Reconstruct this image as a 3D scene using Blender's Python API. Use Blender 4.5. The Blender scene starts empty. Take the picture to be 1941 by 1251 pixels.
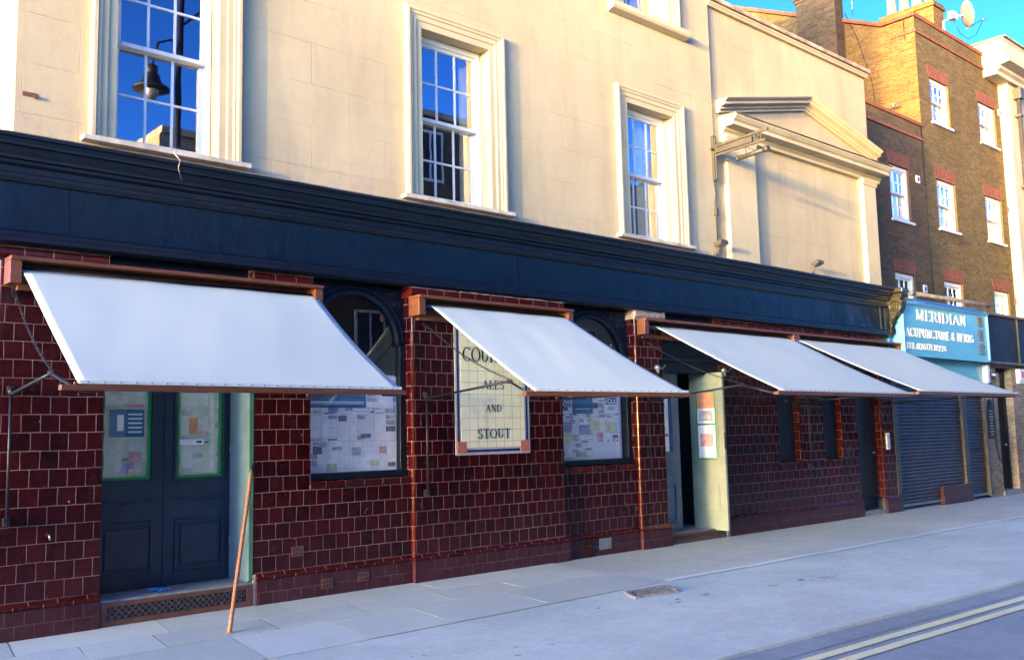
import bpy, bmesh, math, random
from mathutils import Vector, Matrix
R = math.radians
random.seed(7)
S = bpy.context.scene
COL = S.collection

# ------------------------------------------------------------------ camera, sky, sun, exposure
def look(yaw, pitch, roll, loc, f_px):
    cy, sy = math.cos(yaw), math.sin(yaw)
    fw = Vector((sy*math.cos(pitch), cy*math.cos(pitch), math.sin(pitch)))
    rt = Vector((cy, -sy, 0)); up = rt.cross(fw)
    r2 = rt*math.cos(roll)+up*math.sin(roll); u2 = -rt*math.sin(roll)+up*math.cos(roll)
    m = Matrix((r2, u2, -fw)).transposed().to_4x4(); m.translation = loc
    c = bpy.data.cameras.new('camera'); o = bpy.data.objects.new('camera', c); COL.objects.link(o)
    c.sensor_fit = 'HORIZONTAL'; c.sensor_width = 36; c.lens = 36*f_px/1941
    c.clip_start = .05; c.clip_end = 2000
    o.matrix_world = m; S.camera = o
look(R(41.777), R(6.330), R(-1.332), Vector((0, -8.77, 1.59)), 1801.7)

SUN_T = 4.85                                 # tan of the angle between the sun and the facade normal
SUN_EL = R(3.6)
sd = Vector((-SUN_T, -1, 0)).normalized()*math.cos(SUN_EL); sd.z = math.sin(SUN_EL)   # towards the sun
w = bpy.data.worlds.new('World'); S.world = w; w.use_nodes = True
nt = w.node_tree; bg = nt.nodes['Background']
sky = nt.nodes.new('ShaderNodeTexSky'); sky.sky_type = 'NISHITA'; sky.sun_disc = False
sky.sun_elevation = SUN_EL
sky.sun_rotation = math.atan2(sd.x, sd.y)
sky.air_density = .6; sky.dust_density = 1.05; sky.ozone_density = 2.9; sky.altitude = 0
gm = nt.nodes.new('ShaderNodeGamma'); gm.inputs[1].default_value = 1.8      # deeper blue away from the sun, clear evening air
nt.links.new(sky.outputs[0], gm.inputs[0]); nt.links.new(gm.outputs[0], bg.inputs[0]); bg.inputs[1].default_value = .15
sl = bpy.data.lights.new('sun', 'SUN'); sl.energy = 1.15; sl.angle = R(.5); sl.color = (1, .60, .12)
so = bpy.data.objects.new('sun', sl); COL.objects.link(so); so.location = (-30, -20, 20)
so.rotation_euler = sd.to_track_quat('Z', 'Y').to_euler()
S.view_settings.view_transform = 'Standard'; S.view_settings.look = 'None'
S.view_settings.exposure = 2.86; S.view_settings.gamma = 1
S.render.resolution_x = 1024; S.render.resolution_y = 659

# ------------------------------------------------------------------ node materials
class NM:
    def __init__(s, name):
        s.m = bpy.data.materials.new(name); s.m.use_nodes = True
        s.t = s.m.node_tree; s.p = s.t.nodes['Principled BSDF']; s.out = s.t.nodes['Material Output']
        s._c = None
    def n(s, typ, **kw):
        x = s.t.nodes.new(typ)
        for k, v in kw.items():
            if k in x.inputs: s.put(x.inputs[k], v)
            else: setattr(x, k, v)
        return x
    def put(s, inp, v):
        if isinstance(v, bpy.types.NodeSocket): s.t.links.new(v, inp)
        elif isinstance(v, (tuple, list)) and len(v) == 3 and inp.type == 'RGBA': inp.default_value = (*v, 1)
        else: inp.default_value = v
    def uv(s): return s.n('ShaderNodeTexCoord').outputs['UV']
    def ob(s): return s.n('ShaderNodeTexCoord').outputs['Object']
    def noise(s, scale, detail=4, rough=.55, vec=None, dist=0):
        x = s.n('ShaderNodeTexNoise', Scale=scale, Detail=detail, Roughness=rough, Distortion=dist)
        s.put(x.inputs['Vector'], vec or s.ob()); return x.outputs[0]
    def ramp(s, f, a, b, ca=(0, 0, 0), cb=(1, 1, 1)):
        x = s.n('ShaderNodeValToRGB'); s.put(x.inputs[0], f)
        e = x.color_ramp.elements; e[0].position = a; e[1].position = b
        e[0].color = (*ca, 1); e[1].color = (*cb, 1); return x.outputs[0]
    def mix(s, f, a, b, mode='MIX'):
        x = s.n('ShaderNodeMix', data_type='RGBA', blend_type=mode)
        s.put(x.inputs[0], f); s.put(x.inputs[6], a); s.put(x.inputs[7], b); return x.outputs[2]
    def math(s, op, a, b=0.):
        x = s.n('ShaderNodeMath', operation=op); s.put(x.inputs[0], a); s.put(x.inputs[1], b); return x.outputs[0]
    def mapv(s, vec, loc=(0, 0, 0), sc=(1, 1, 1)):
        x = s.n('ShaderNodeMapping'); s.put(x.inputs[0], vec); x.inputs['Location'].default_value = loc; x.inputs['Scale'].default_value = sc
        return x.outputs[0]
    def bump(s, h, strength=.3, dist=.01, prev=None):
        x = s.n('ShaderNodeBump', Strength=strength, Distance=dist); s.put(x.inputs['Height'], h)
        if prev: s.put(x.inputs['Normal'], prev)
        s.put(s.p.inputs['Normal'], x.outputs[0]); return x.outputs[0]
    def set(s, **kw):
        for k, v in kw.items(): s.put(s.p.inputs[k.replace('_', ' ')], v)
        return s

def plain(name, col, rough=.5, var=.15, metal=0, bump=.15, scale=6, spec=.5, coat=0):
    k = NM(name); n = k.noise(scale, 5)
    dark = tuple(c*(1-var) for c in col); lite = tuple(min(1, c*(1+var)) for c in col)
    k.set(Base_Color=k.ramp(n, .3, .7, dark, lite), Roughness=rough, Metallic=metal, Specular_IOR_Level=spec, Coat_Weight=coat)
    if bump: k.bump(k.noise(scale*5, 4), bump, .004)
    return k.m

def render_mat(name, col, lines=True, seed=0, course=.46, block=.95):
    k = NM(name); ob = k.ob()
    big = k.noise(.9, 6, .6); fine = k.noise(14, 5, .65)
    streak = k.noise(1.0, 5, .6, k.mapv(ob, (seed, 0, 0), (3.2, 3.2, .35)))
    c = k.mix(k.ramp(big, .35, .68), tuple(x*.88 for x in col), tuple(min(1, x*1.06) for x in col))
    c = k.mix(k.math('MULTIPLY', k.ramp(streak, .5, .75), .42), c, tuple(x*.62 for x in (col[0], col[1]*.97, col[2]*.95)))
    c = k.mix(k.math('MULTIPLY', k.ramp(fine, .55, .75), .12), c, tuple(x*.7 for x in col))
    # greyer patches low on the wall, above the cornice
    z = k.n('ShaderNodeSeparateXYZ'); k.put(z.inputs[0], k.n('ShaderNodeNewGeometry').outputs['Position'])
    low = k.n('ShaderNodeMapRange'); k.put(low.inputs[0], z.outputs[2]); low.inputs[1].default_value = 4.75; low.inputs[2].default_value = 4.25
    pat = k.ramp(k.noise(7, 6, .7), .45, .62)
    c = k.mix(k.math('MULTIPLY', k.math('MULTIPLY', low.outputs[0], pat), .55), c, (.30, .27, .23))
    n1 = None
    if lines:
        b = k.n('ShaderNodeTexBrick', offset=.5, Scale=1.0)
        b.inputs['Mortar Size'].default_value = .004; b.inputs['Mortar Smooth'].default_value = .2
        b.inputs['Brick Width'].default_value = block; b.inputs['Row Height'].default_value = course
        k.put(b.inputs['Vector'], k.mapv(k.uv(), (.2+seed, .12, 0)))
        fade = k.ramp(k.noise(1.6, 4, .6, k.mapv(ob, (4, 2, 7))), .42, .60)
        ln = k.math('MULTIPLY', b.outputs['Fac'], fade)
        c = k.mix(k.math('MULTIPLY', ln, .34), c, (.22, .16, .10))
        n1 = k.bump(k.math('MULTIPLY', ln, -1), .8, .006)
    k.set(Base_Color=c, Roughness=.82, Specular_IOR_Level=.25)
    n2 = k.bump(k.noise(5, 6, .6), .35, .012, n1)
    k.bump(k.noise(45, 4, .6), .25, .003, n2)
    return k.m

def tile_mat(name, bw, bh, ca, cb, mortar, u0=0, v0=0, msize=.0031, rough=.14, offset=.5, wob=1.0, dirt=.0, low=False, mot=.45):
    k = NM(name)
    vec = k.mapv(k.uv(), (u0, v0, 0))
    wb = k.n('ShaderNodeTexNoise', Scale=2.2, Detail=2.0); k.put(wb.inputs['Vector'], k.uv())
    vv = k.n('ShaderNodeVectorMath', operation='SUBTRACT'); k.put(vv.inputs[0], wb.outputs['Color']); vv.inputs[1].default_value = (.5, .5, .5)
    vs = k.n('ShaderNodeVectorMath', operation='SCALE'); k.put(vs.inputs[0], vv.outputs[0]); vs.inputs['Scale'].default_value = .02*wob
    va = k.n('ShaderNodeVectorMath', operation='ADD'); k.put(va.inputs[0], vec); k.put(va.inputs[1], vs.outputs[0])
    b = k.n('ShaderNodeTexBrick', offset=offset, Scale=1.0)
    for i, v in (('Mortar Size', msize), ('Mortar Smooth', .15), ('Brick Width', bw), ('Row Height', bh), ('Bias', 0.)): b.inputs[i].default_value = v
    b.inputs['Color1'].default_value = (0, 0, 0, 1); b.inputs['Color2'].default_value = (1, 1, 1, 1); b.inputs['Mortar'].default_value = (.5, .5, .5, 1)
    k.put(b.inputs['Vector'], va.outputs[0])
    body = k.mix(b.outputs['Color'], ca, cb)
    mott = k.noise(18, 5, .65)
    body = k.mix(k.math('MULTIPLY', k.ramp(mott, .45, .7), mot), body, tuple(x*1.7 for x in cb))
    body = k.mix(k.math('MULTIPLY', k.ramp(k.noise(3.1, 4, .6), .5, .7), .35), body, tuple(x*.4 for x in ca))
    if dirt or low:
        g = k.n('ShaderNodeSeparateXYZ'); k.put(g.inputs[0], k.n('ShaderNodeNewGeometry').outputs['Position'])
        mr = k.n('ShaderNodeMapRange'); k.put(mr.inputs[0], g.outputs[2]); mr.inputs[1].default_value = 1.0; mr.inputs[2].default_value = .0
        f = k.math('MULTIPLY', mr.outputs[0], k.ramp(k.noise(4, 5, .65), .2, .75))
        body = k.mix(k.math('MULTIPLY', f, max(dirt, .35)), body, (.075, .040, .046))
    chips = k.ramp(k.noise(9, 3, .5, k.mapv(k.ob(), (3, 1, 9))), .735, .75)
    body = k.mix(k.math('MULTIPLY', chips, .45), body, (.20, .12, .12))
    mc = k.mix(k.ramp(k.noise(2.0, 4), .35, .65), tuple(x*.45 for x in mortar), mortar)
    c = k.mix(b.outputs['Fac'], body, mc)
    rg = k.math('ADD', k.math('MULTIPLY', b.outputs['Fac'], .6), k.math('ADD', rough, k.math('MULTIPLY', k.ramp(k.noise(3, 5), .4, .8), .22)))
    k.set(Base_Color=c, Roughness=rg, Specular_IOR_Level=.2)
    a = k.bump(k.math('MULTIPLY', b.outputs['Fac'], -1.), .6, .006)
    t = k.bump(b.outputs['Color'], .10, .01, a)
    k.bump(k.noise(11, 3, .5), .22, .012, t)
    return k.m

def brick_mat(name, ca, cb, mortar, bw=.235, bh=.078, u0=0, v0=0, dark=.35):
    k = NM(name); vec = k.mapv(k.uv(), (u0, v0, 0))
    b = k.n('ShaderNodeTexBrick', offset=.5, Scale=1.0)
    for i, v in (('Mortar Size', .008), ('Mortar Smooth', .3), ('Brick Width', bw), ('Row Height', bh), ('Bias', -.1)): b.inputs[i].default_value = v
    b.inputs['Color1'].default_value = (*ca, 1); b.inputs['Color2'].default_value = (*cb, 1); b.inputs['Mortar'].default_value = (*mortar, 1)
    k.put(b.inputs['Vector'], vec)
    c = k.mix(k.math('MULTIPLY', k.ramp(k.noise(9, 2, .5, k.mapv(k.uv(), (0, 0, 0), (1, 3, 1))), .5, .62), .55), b.outputs['Color'], tuple(x*dark for x in ca))
    c = k.mix(k.math('MULTIPLY', k.ramp(k.noise(.6, 6, .65), .42, .75), .5), c, tuple(x*.45 for x in cb))
    k.set(Base_Color=c, Roughness=.9, Specular_IOR_Level=.2)
    a = k.bump(k.math('MULTIPLY', b.outputs['Fac'], -1.), .8, .012)
    k.bump(k.noise(30, 4), .4, .006, a)
    return k.m

def glass_mat(name, boost=.25, tint=(1, 1, 1)):
    k = NM(name)
    fr = k.n('ShaderNodeFresnel'); fr.inputs[0].default_value = 1.5
    f = k.math('MINIMUM', k.math('ADD', fr.outputs[0], boost), 1.)
    bk = k.n('ShaderNodeNewGeometry').outputs['Backfacing']       # thin pane: no total internal reflection on the way out
    mb = k.n('ShaderNodeMix', data_type='FLOAT'); k.put(mb.inputs[0], bk); k.put(mb.inputs[2], f); mb.inputs[3].default_value = .06; f = mb.outputs[0]
    tr = k.n('ShaderNodeBsdfTransparent'); k.put(tr.inputs[0], tint)
    gl = k.n('ShaderNodeBsdfGlossy'); gl.inputs['Roughness'].default_value = .0
    k.put(gl.inputs[0], (.95, .97, 1))
    bm_ = k.n('ShaderNodeBump', Strength=.015, Distance=.02); k.put(bm_.inputs['Height'], k.noise(2.2, 2)); k.put(gl.inputs['Normal'], bm_.outputs[0])
    mx = k.n('ShaderNodeMixShader'); k.put(mx.inputs[0], f); k.put(mx.inputs[1], tr.outputs[0]); k.put(mx.inputs[2], gl.outputs[0])
    k.put(k.out.inputs[0], mx.outputs[0]); return k.m

def paper_mat(name, base, ink=.55):
    k = NM(name); uv = k.uv()
    cols = k.n('ShaderNodeTexBrick', offset=.35, Scale=1.0)
    for i, v in (('Mortar Size', .004), ('Brick Width', .075), ('Row Height', .11)): cols.inputs[i].default_value = v
    cols.inputs['Color1'].default_value = (0, 0, 0, 1); cols.inputs['Color2'].default_value = (1, 1, 1, 1)
    k.put(cols.inputs['Vector'], uv)
    tx = k.noise(60, 3, .7, k.mapv(uv, (0, 0, 0), (1, 2.5, 1)))
    f = k.math('MULTIPLY', k.math('MULTIPLY', k.ramp(tx, .4, .65), k.ramp(cols.outputs['Color'], .1, .9)), k.math('SUBTRACT', 1., cols.outputs['Fac']))
    c = k.mix(k.math('MULTIPLY', f, ink), base, (.16, .17, .20))
    c = k.mix(k.math('MULTIPLY', k.ramp(k.noise(3, 4), .4, .7), .3), c, tuple(x*.75 for x in base))
    oi = k.n('ShaderNodeObjectInfo').outputs['Random']; c = k.mix(k.math('MULTIPLY', oi, .34), c, (.45, .50, .52))
    k.set(Base_Color=c, Roughness=.85); k.bump(k.noise(5, 4, .6), .5, .01)
    return k.m

MT = {}
MT['cream'] = render_mat('painted_render', (.43, .365, .235))
MT['cream2'] = render_mat('painted_render_wing', (.43, .36, .23), True, 3.3, .62, 1.6)
MT['trim'] = render_mat('trim_render', (.46, .395, .255), False)
MT['fardream'] = render_mat('pale_render', (.42, .38, .29), False)
MT['sill'] = plain('weathered_sill', (.36, .34, .29), .85, .35, bump=.5)
MT['coping'] = plain('weathered_coping', (.33, .27, .19), .9, .45, bump=.5, scale=4)
TC = dict(ca=(.017, .0016, .0024), cb=(.044, .0034, .0050), mortar=(.27, .17, .155))
MT['tile'] = tile_mat('oxblood_tile', .1525, .155, u0=.03, v0=-.31+.155*4, low=True, **TC)
MT['tilew'] = tile_mat('oxblood_tile_wing', .182, .151, (.020, .0016, .0028), (.045, .0035, .0055), (.19, .125, .105), u0=.03, v0=-.31+.151*4, low=True, wob=.6)
MT['plinth'] = tile_mat('plinth_tile', .155, .125, (.034, .0065, .010), (.058, .012, .017), (.13, .085, .09), rough=.3, dirt=.6)
MT['corner'] = tile_mat('corner_tile', 3., .155, (.032, .004, .002), (.062, .0085, .004), (.24, .15, .12), v0=-.31+.155*4, rough=.12)  # brighter, oranger red paints warm sunlight onto the rounded corners
MT['cap'] = tile_mat('cap_tile', .235, .3, (.038, .004, .004), (.072, .008, .008), (.36, .26, .23), rough=.16)
MT['dirtycap'] = plain('mortar_bed', (.30, .24, .19), .95, .5, bump=1., scale=12)
k = NM('navy_paint'); n = k.noise(1.3, 6, .6)
k.set(Base_Color=k.ramp(n, .3, .75, (.0012, .009, .020), (.0025, .013, .028)), Roughness=k.math('ADD', .30, k.math('MULTIPLY', k.noise(4, 5), .25)), Specular_IOR_Level=.22)
a = k.bump(k.noise(1.7, 4, .55), .9, .04); k.bump(k.noise(9, 5, .6, k.mapv(k.ob(), (0, 0, 0), (1, 1, .25))), .35, .01, a); MT['navy'] = k.m
MT['navyd'] = plain('navy_joinery', (.0022, .0075, .016), .42, .25, bump=.15, spec=.3)
MT['doornavy'] = plain('door_navy', (.0075, .022, .045), .40, .3, bump=.15)
MT['navyl'] = plain('grey_blue_paint', (.075, .13, .17), .5, .2)
MT['lead'] = plain('lead_flashing', (.11, .10, .09), .7, .45, bump=.9, scale=9)
MT['white'] = plain('white_paint', (.66, .65, .60), .45, .05, bump=.08)
MT['canvas'] = None
k = NM('awning_canvas'); n = k.noise(1.1, 5, .55)
k.set(Base_Color=k.ramp(n, .3, .75, (.78, .82, .71), (.80, .84, .73)), Roughness=.75, Specular_IOR_Level=.2)
k.bump(k.noise(220, 2), .2, .001); 
tl = k.n('ShaderNodeBsdfTranslucent'); k.put(tl.inputs[0], (.80, .84, .76)); mx = k.n('ShaderNodeMixShader'); mx.inputs[0].default_value = .36
k.t.links.new(k.p.outputs[0], mx.inputs[1]); k.put(mx.inputs[2], tl.outputs[0]); k.put(k.out.inputs[0], mx.outputs[0]); MT['canvas'] = k.m
def wood_mat(name, ca, cb, rough=.45):
    k = NM(name); ob = k.ob()
    g = k.noise(3, 6, .6, k.mapv(ob, (0, 0, 0), (1.2, 22, 22)), .4)
    k.set(Base_Color=k.ramp(g, .3, .7, ca, cb), Roughness=rough); k.bump(g, .2, .003); return k.m
MT['wood'] = wood_mat('brown_timber', (.095, .028, .010), (.19, .062, .022))
MT['pole'] = wood_mat('pole_timber', (.22, .08, .03), (.42, .18, .08), .6)
MT['iron'] = plain('black_iron', (.012, .014, .020), .45, .4, .3, .3, 20)
MT['bronze'] = plain('bronze_paint', (.05, .045, .036), .55, .3, .2, .2, 15)
MT['steel'] = plain('galvanised_steel', (.35, .36, .38), .4, .2, .9, .1)
MT['gold'] = plain('dark_enamel', (.05, .045, .025), .28, .4, .5, .2, 14)
MT['black'] = plain('black_board', (.012, .011, .010), .6, .5, bump=.25, scale=3, spec=.2)
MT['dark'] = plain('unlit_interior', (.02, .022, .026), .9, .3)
MT['curtain'] = plain('curtain_cloth', (.52, .44, .30), .9, .12)
MT['green'] = plain('sage_paint', (.23, .265, .19), .5, .10, bump=.1)
MT['tape'] = plain('green_tape', (.02, .27, .06), .6, .2)
MT['letter'] = plain('black_lettering', (.012, .012, .012), .3, .2, bump=0)
MT['signcream'] = tile_mat('cream_tile', .134, .139, (.86, .80, .50), (.90, .85, .56), (.58, .54, .36), u0=.03, v0=0, msize=.003, offset=0, wob=.3, rough=.2, mot=.02)
MT['signblue'] = tile_mat('blue_tile', .05, .05, (.008, .018, .10), (.012, .028, .14), (.10, .12, .20), offset=0, rough=.2, wob=.2)
MT['signgrey'] = plain('grey_edge_tile', (.50, .48, .40), .3, .1)
MT['signpink'] = plain('salmon_tile', (.52, .16, .10), .3, .12)
MT['yb'] = brick_mat('yellow_stock_brick', (.18, .128, .047), (.105, .070, .028), (.15, .122, .072))
MT['yb2'] = brick_mat('brown_stock_brick', (.15, .10, .05), (.085, .058, .032), (.12, .095, .065), u0=.07)
MT['ybf'] = brick_mat('sunward_stock_brick', (.20, .125, .040), (.12, .07, .024), (.17, .13, .07), u0=.05)  # colour set apart for the flank, to offset the strong sun on it
MT['yb3'] = brick_mat('shopfront_brick', (.36, .27, .17), (.20, .15, .10), (.30, .27, .22), u0=.11)
MT['redb'] = brick_mat('red_rubbed_brick', (.26, .085, .05), (.20, .062, .04), (.26, .15, .10), bw=.075, bh=.4, v0=.0)
MT['redc'] = brick_mat('red_coping_tile', (.30, .095, .045), (.22, .07, .035), (.22, .10, .07), bw=.11, bh=.6)
MT['slate'] = plain('roof_slate', (.06, .06, .07), .6, .4, bump=.5)
MT['pot'] = plain('clay_pot', (.34, .25, .14), .8, .2, bump=.3)
MT['blue'] = plain('sky_blue_board', (.12, .38, .43), .35, .08, bump=.2, scale=2)
MT['blued'] = plain('deep_blue_paint', (.02, .16, .52), .5, .2, bump=.4, scale=5)
MT['signlet'] = plain('cream_lettering', (.72, .66, .52), .4, .1, bump=0)
MT['han'] = plain('brown_lettering', (.14, .09, .06), .5, .2, bump=0)
MT['goldlet'] = plain('gold_lettering', (.5, .38, .14), .4, .1, bump=0)
MT['shutter'] = plain('grey_shutter_steel', (.052, .043, .034), .55, .35, .1, .2, 5)
MT['paper'] = paper_mat('newsprint', (.95, .95, .90), .15)
MT['paper2'] = paper_mat('newsprint_pink', (.94, .89, .85), .15)
MT['paperg'] = paper_mat('newsprint_greenish', (.56, .62, .46), .4)
MT['pw'] = plain('plain_paper', (.75, .78, .82), .8, .06)
MT['pblue'] = plain('blue_poster', (.015, .15, .27), .6, .12)
MT['ink'] = plain('black_ink', (.03, .03, .04), .8, .3, bump=0)
MT['p1'] = plain('photo_print_grey', (.40, .41, .42), .8, .35, bump=0, scale=14)
MT['p2'] = plain('photo_print_red', (.58, .32, .30), .8, .35, bump=0, scale=12)
MT['p3'] = plain('photo_print_violet', (.34, .30, .44), .8, .3, bump=0, scale=12)
MT['p6'] = plain('dark_photo_print', (.16, .16, .17), .8, .5, bump=0, scale=14)
MT['pshade'] = plain('sheet_edge_shade', (.42, .43, .45), .8, .2, bump=0)  # grey rim painted behind each sheet as the shadow round its edge
MT['ptext'] = plain('column_text', (.66, .66, .66), .8, .1, bump=0)
MT['p4'] = plain('photo_print_lime', (.58, .63, .36), .8, .3, bump=0, scale=12)
MT['p5'] = plain('photo_print_orange', (.62, .25, .12), .8, .3, bump=0, scale=8)
MT['glass'] = glass_mat('window_glass', .30)
MT['glass2'] = glass_mat('shop_glass', .06)
MT['plasticw'] = plain('white_plastic', (.7, .7, .7), .35, .05, bump=0)
MT['plasticr'] = plain('red_plastic', (.5, .03, .03), .35, .05, bump=0)
MT['winpanel'] = plain('navy_boarding', (.007, .018, .034), .5, .3, spec=.3)
MT['stone'] = plain('worn_step_stone', (.20, .22, .23), .8, .3, bump=.6, scale=7)
MT['rust'] = plain('rusty_brown_metal', (.13, .055, .035), .6, .35, .2, .4, 9)
MT['mesh'] = plain('tarnished_mesh', (.075, .062, .055), .6, .4, .3, .4, 20)
MT['rustg'] = plain('worn_cast_metal', (.30, .27, .25), .7, .4, .1, .5, 15)

# ground materials
def ground_mat(name, ca, cb, stain, speck=(.55, .58, .6), rough=.8, chips=.0, flagrand=False):
    k = NM(name); ob = k.ob()
    c = k.mix(k.ramp(k.noise(.55, 8, .68), .38, .62), tuple(x*.90 for x in ca), cb)
    c = k.mix(k.math('MULTIPLY', k.ramp(k.noise(1.7, 7, .7, k.mapv(ob, (5, 3, 0), (.5, 1.3, 1))), .48, .75), .5), c, stain)
    c = k.mix(k.math('MULTIPLY', k.ramp(k.noise(6, 8, .8), .42, .64), .38), c, tuple(x*.70 for x in ca))
    c = k.mix(k.math('MULTIPLY', k.ramp(k.noise(17, 4, .7, k.mapv(ob, (2, 8, 1))), .56, .70), .6), c, tuple(min(1, x*1.25) for x in cb))
    if flagrand:
        r = k.n('ShaderNodeNewGeometry').outputs['Random Per Island']
        c = k.mix(.55, c, k.mix(r, tuple(x*.80 for x in ca), tuple(x*1.12 for x in cb)))
    c = k.mix(k.math('MULTIPLY', k.ramp(k.noise(130, 2, .6), .55, .72), .22), c, speck)
    c = k.mix(k.math('MULTIPLY', k.ramp(k.noise(70, 2, .6, k.mapv(ob, (9, 9, 9))), .56, .7), .30), c, tuple(x*.45 for x in ca))
    if chips:
        c = k.mix(k.ramp(k.noise(1.1, 9, .85, k.mapv(ob, (1, 2, 3), (1, 2, 1))), .735, .75), c, (.04, .045, .05))
        c = k.mix(k.math('MULTIPLY', k.ramp(k.noise(11, 2, .5, k.mapv(ob, (7, 2, 3))), .76, .775), .8), c, (.6, .62, .64))
    k.set(Base_Color=c, Roughness=k.math('ADD', rough-.15, k.math('MULTIPLY', k.noise(1.5, 5), .3)), Specular_IOR_Level=.4)
    a = k.bump(k.noise(2.5, 5, .6), .3, .02); k.bump(k.noise(90, 4, .7), .5, .004, a)
    return k.m
MT['road'] = ground_mat('road_asphalt', (.30, .335, .32), (.37, .40, .375), (.26, .29, .28), rough=.75)
MT['gutter'] = ground_mat('gutter_asphalt', (.29, .32, .305), (.36, .385, .365), (.25, .275, .265), rough=.8, chips=1)
MT['pave'] = ground_mat('smooth_paving', (.60, .635, .525), (.70, .735, .61), (.49, .515, .44), rough=.7, chips=1)
MT['slab'] = ground_mat('york_stone_slab', (.56, .57, .475), (.66, .67, .56), (.46, .47, .41), rough=.75, flagrand=True)
MT['pavet'] = ground_mat('buff_paving', (.56, .56, .46), (.64, .64, .52), (.46, .465, .40), rough=.75)
MT['joint'] = plain('dark_joint', (.085, .09, .09), .95, .3)
MT['line'] = ground_mat('road_paint', (.93, .82, .42), (.97, .87, .50), (.74, .66, .40), rough=.7)
MT['edge'] = ground_mat('pale_edging', (.80, .84, .80), (.88, .92, .86), (.68, .72, .70))

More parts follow.
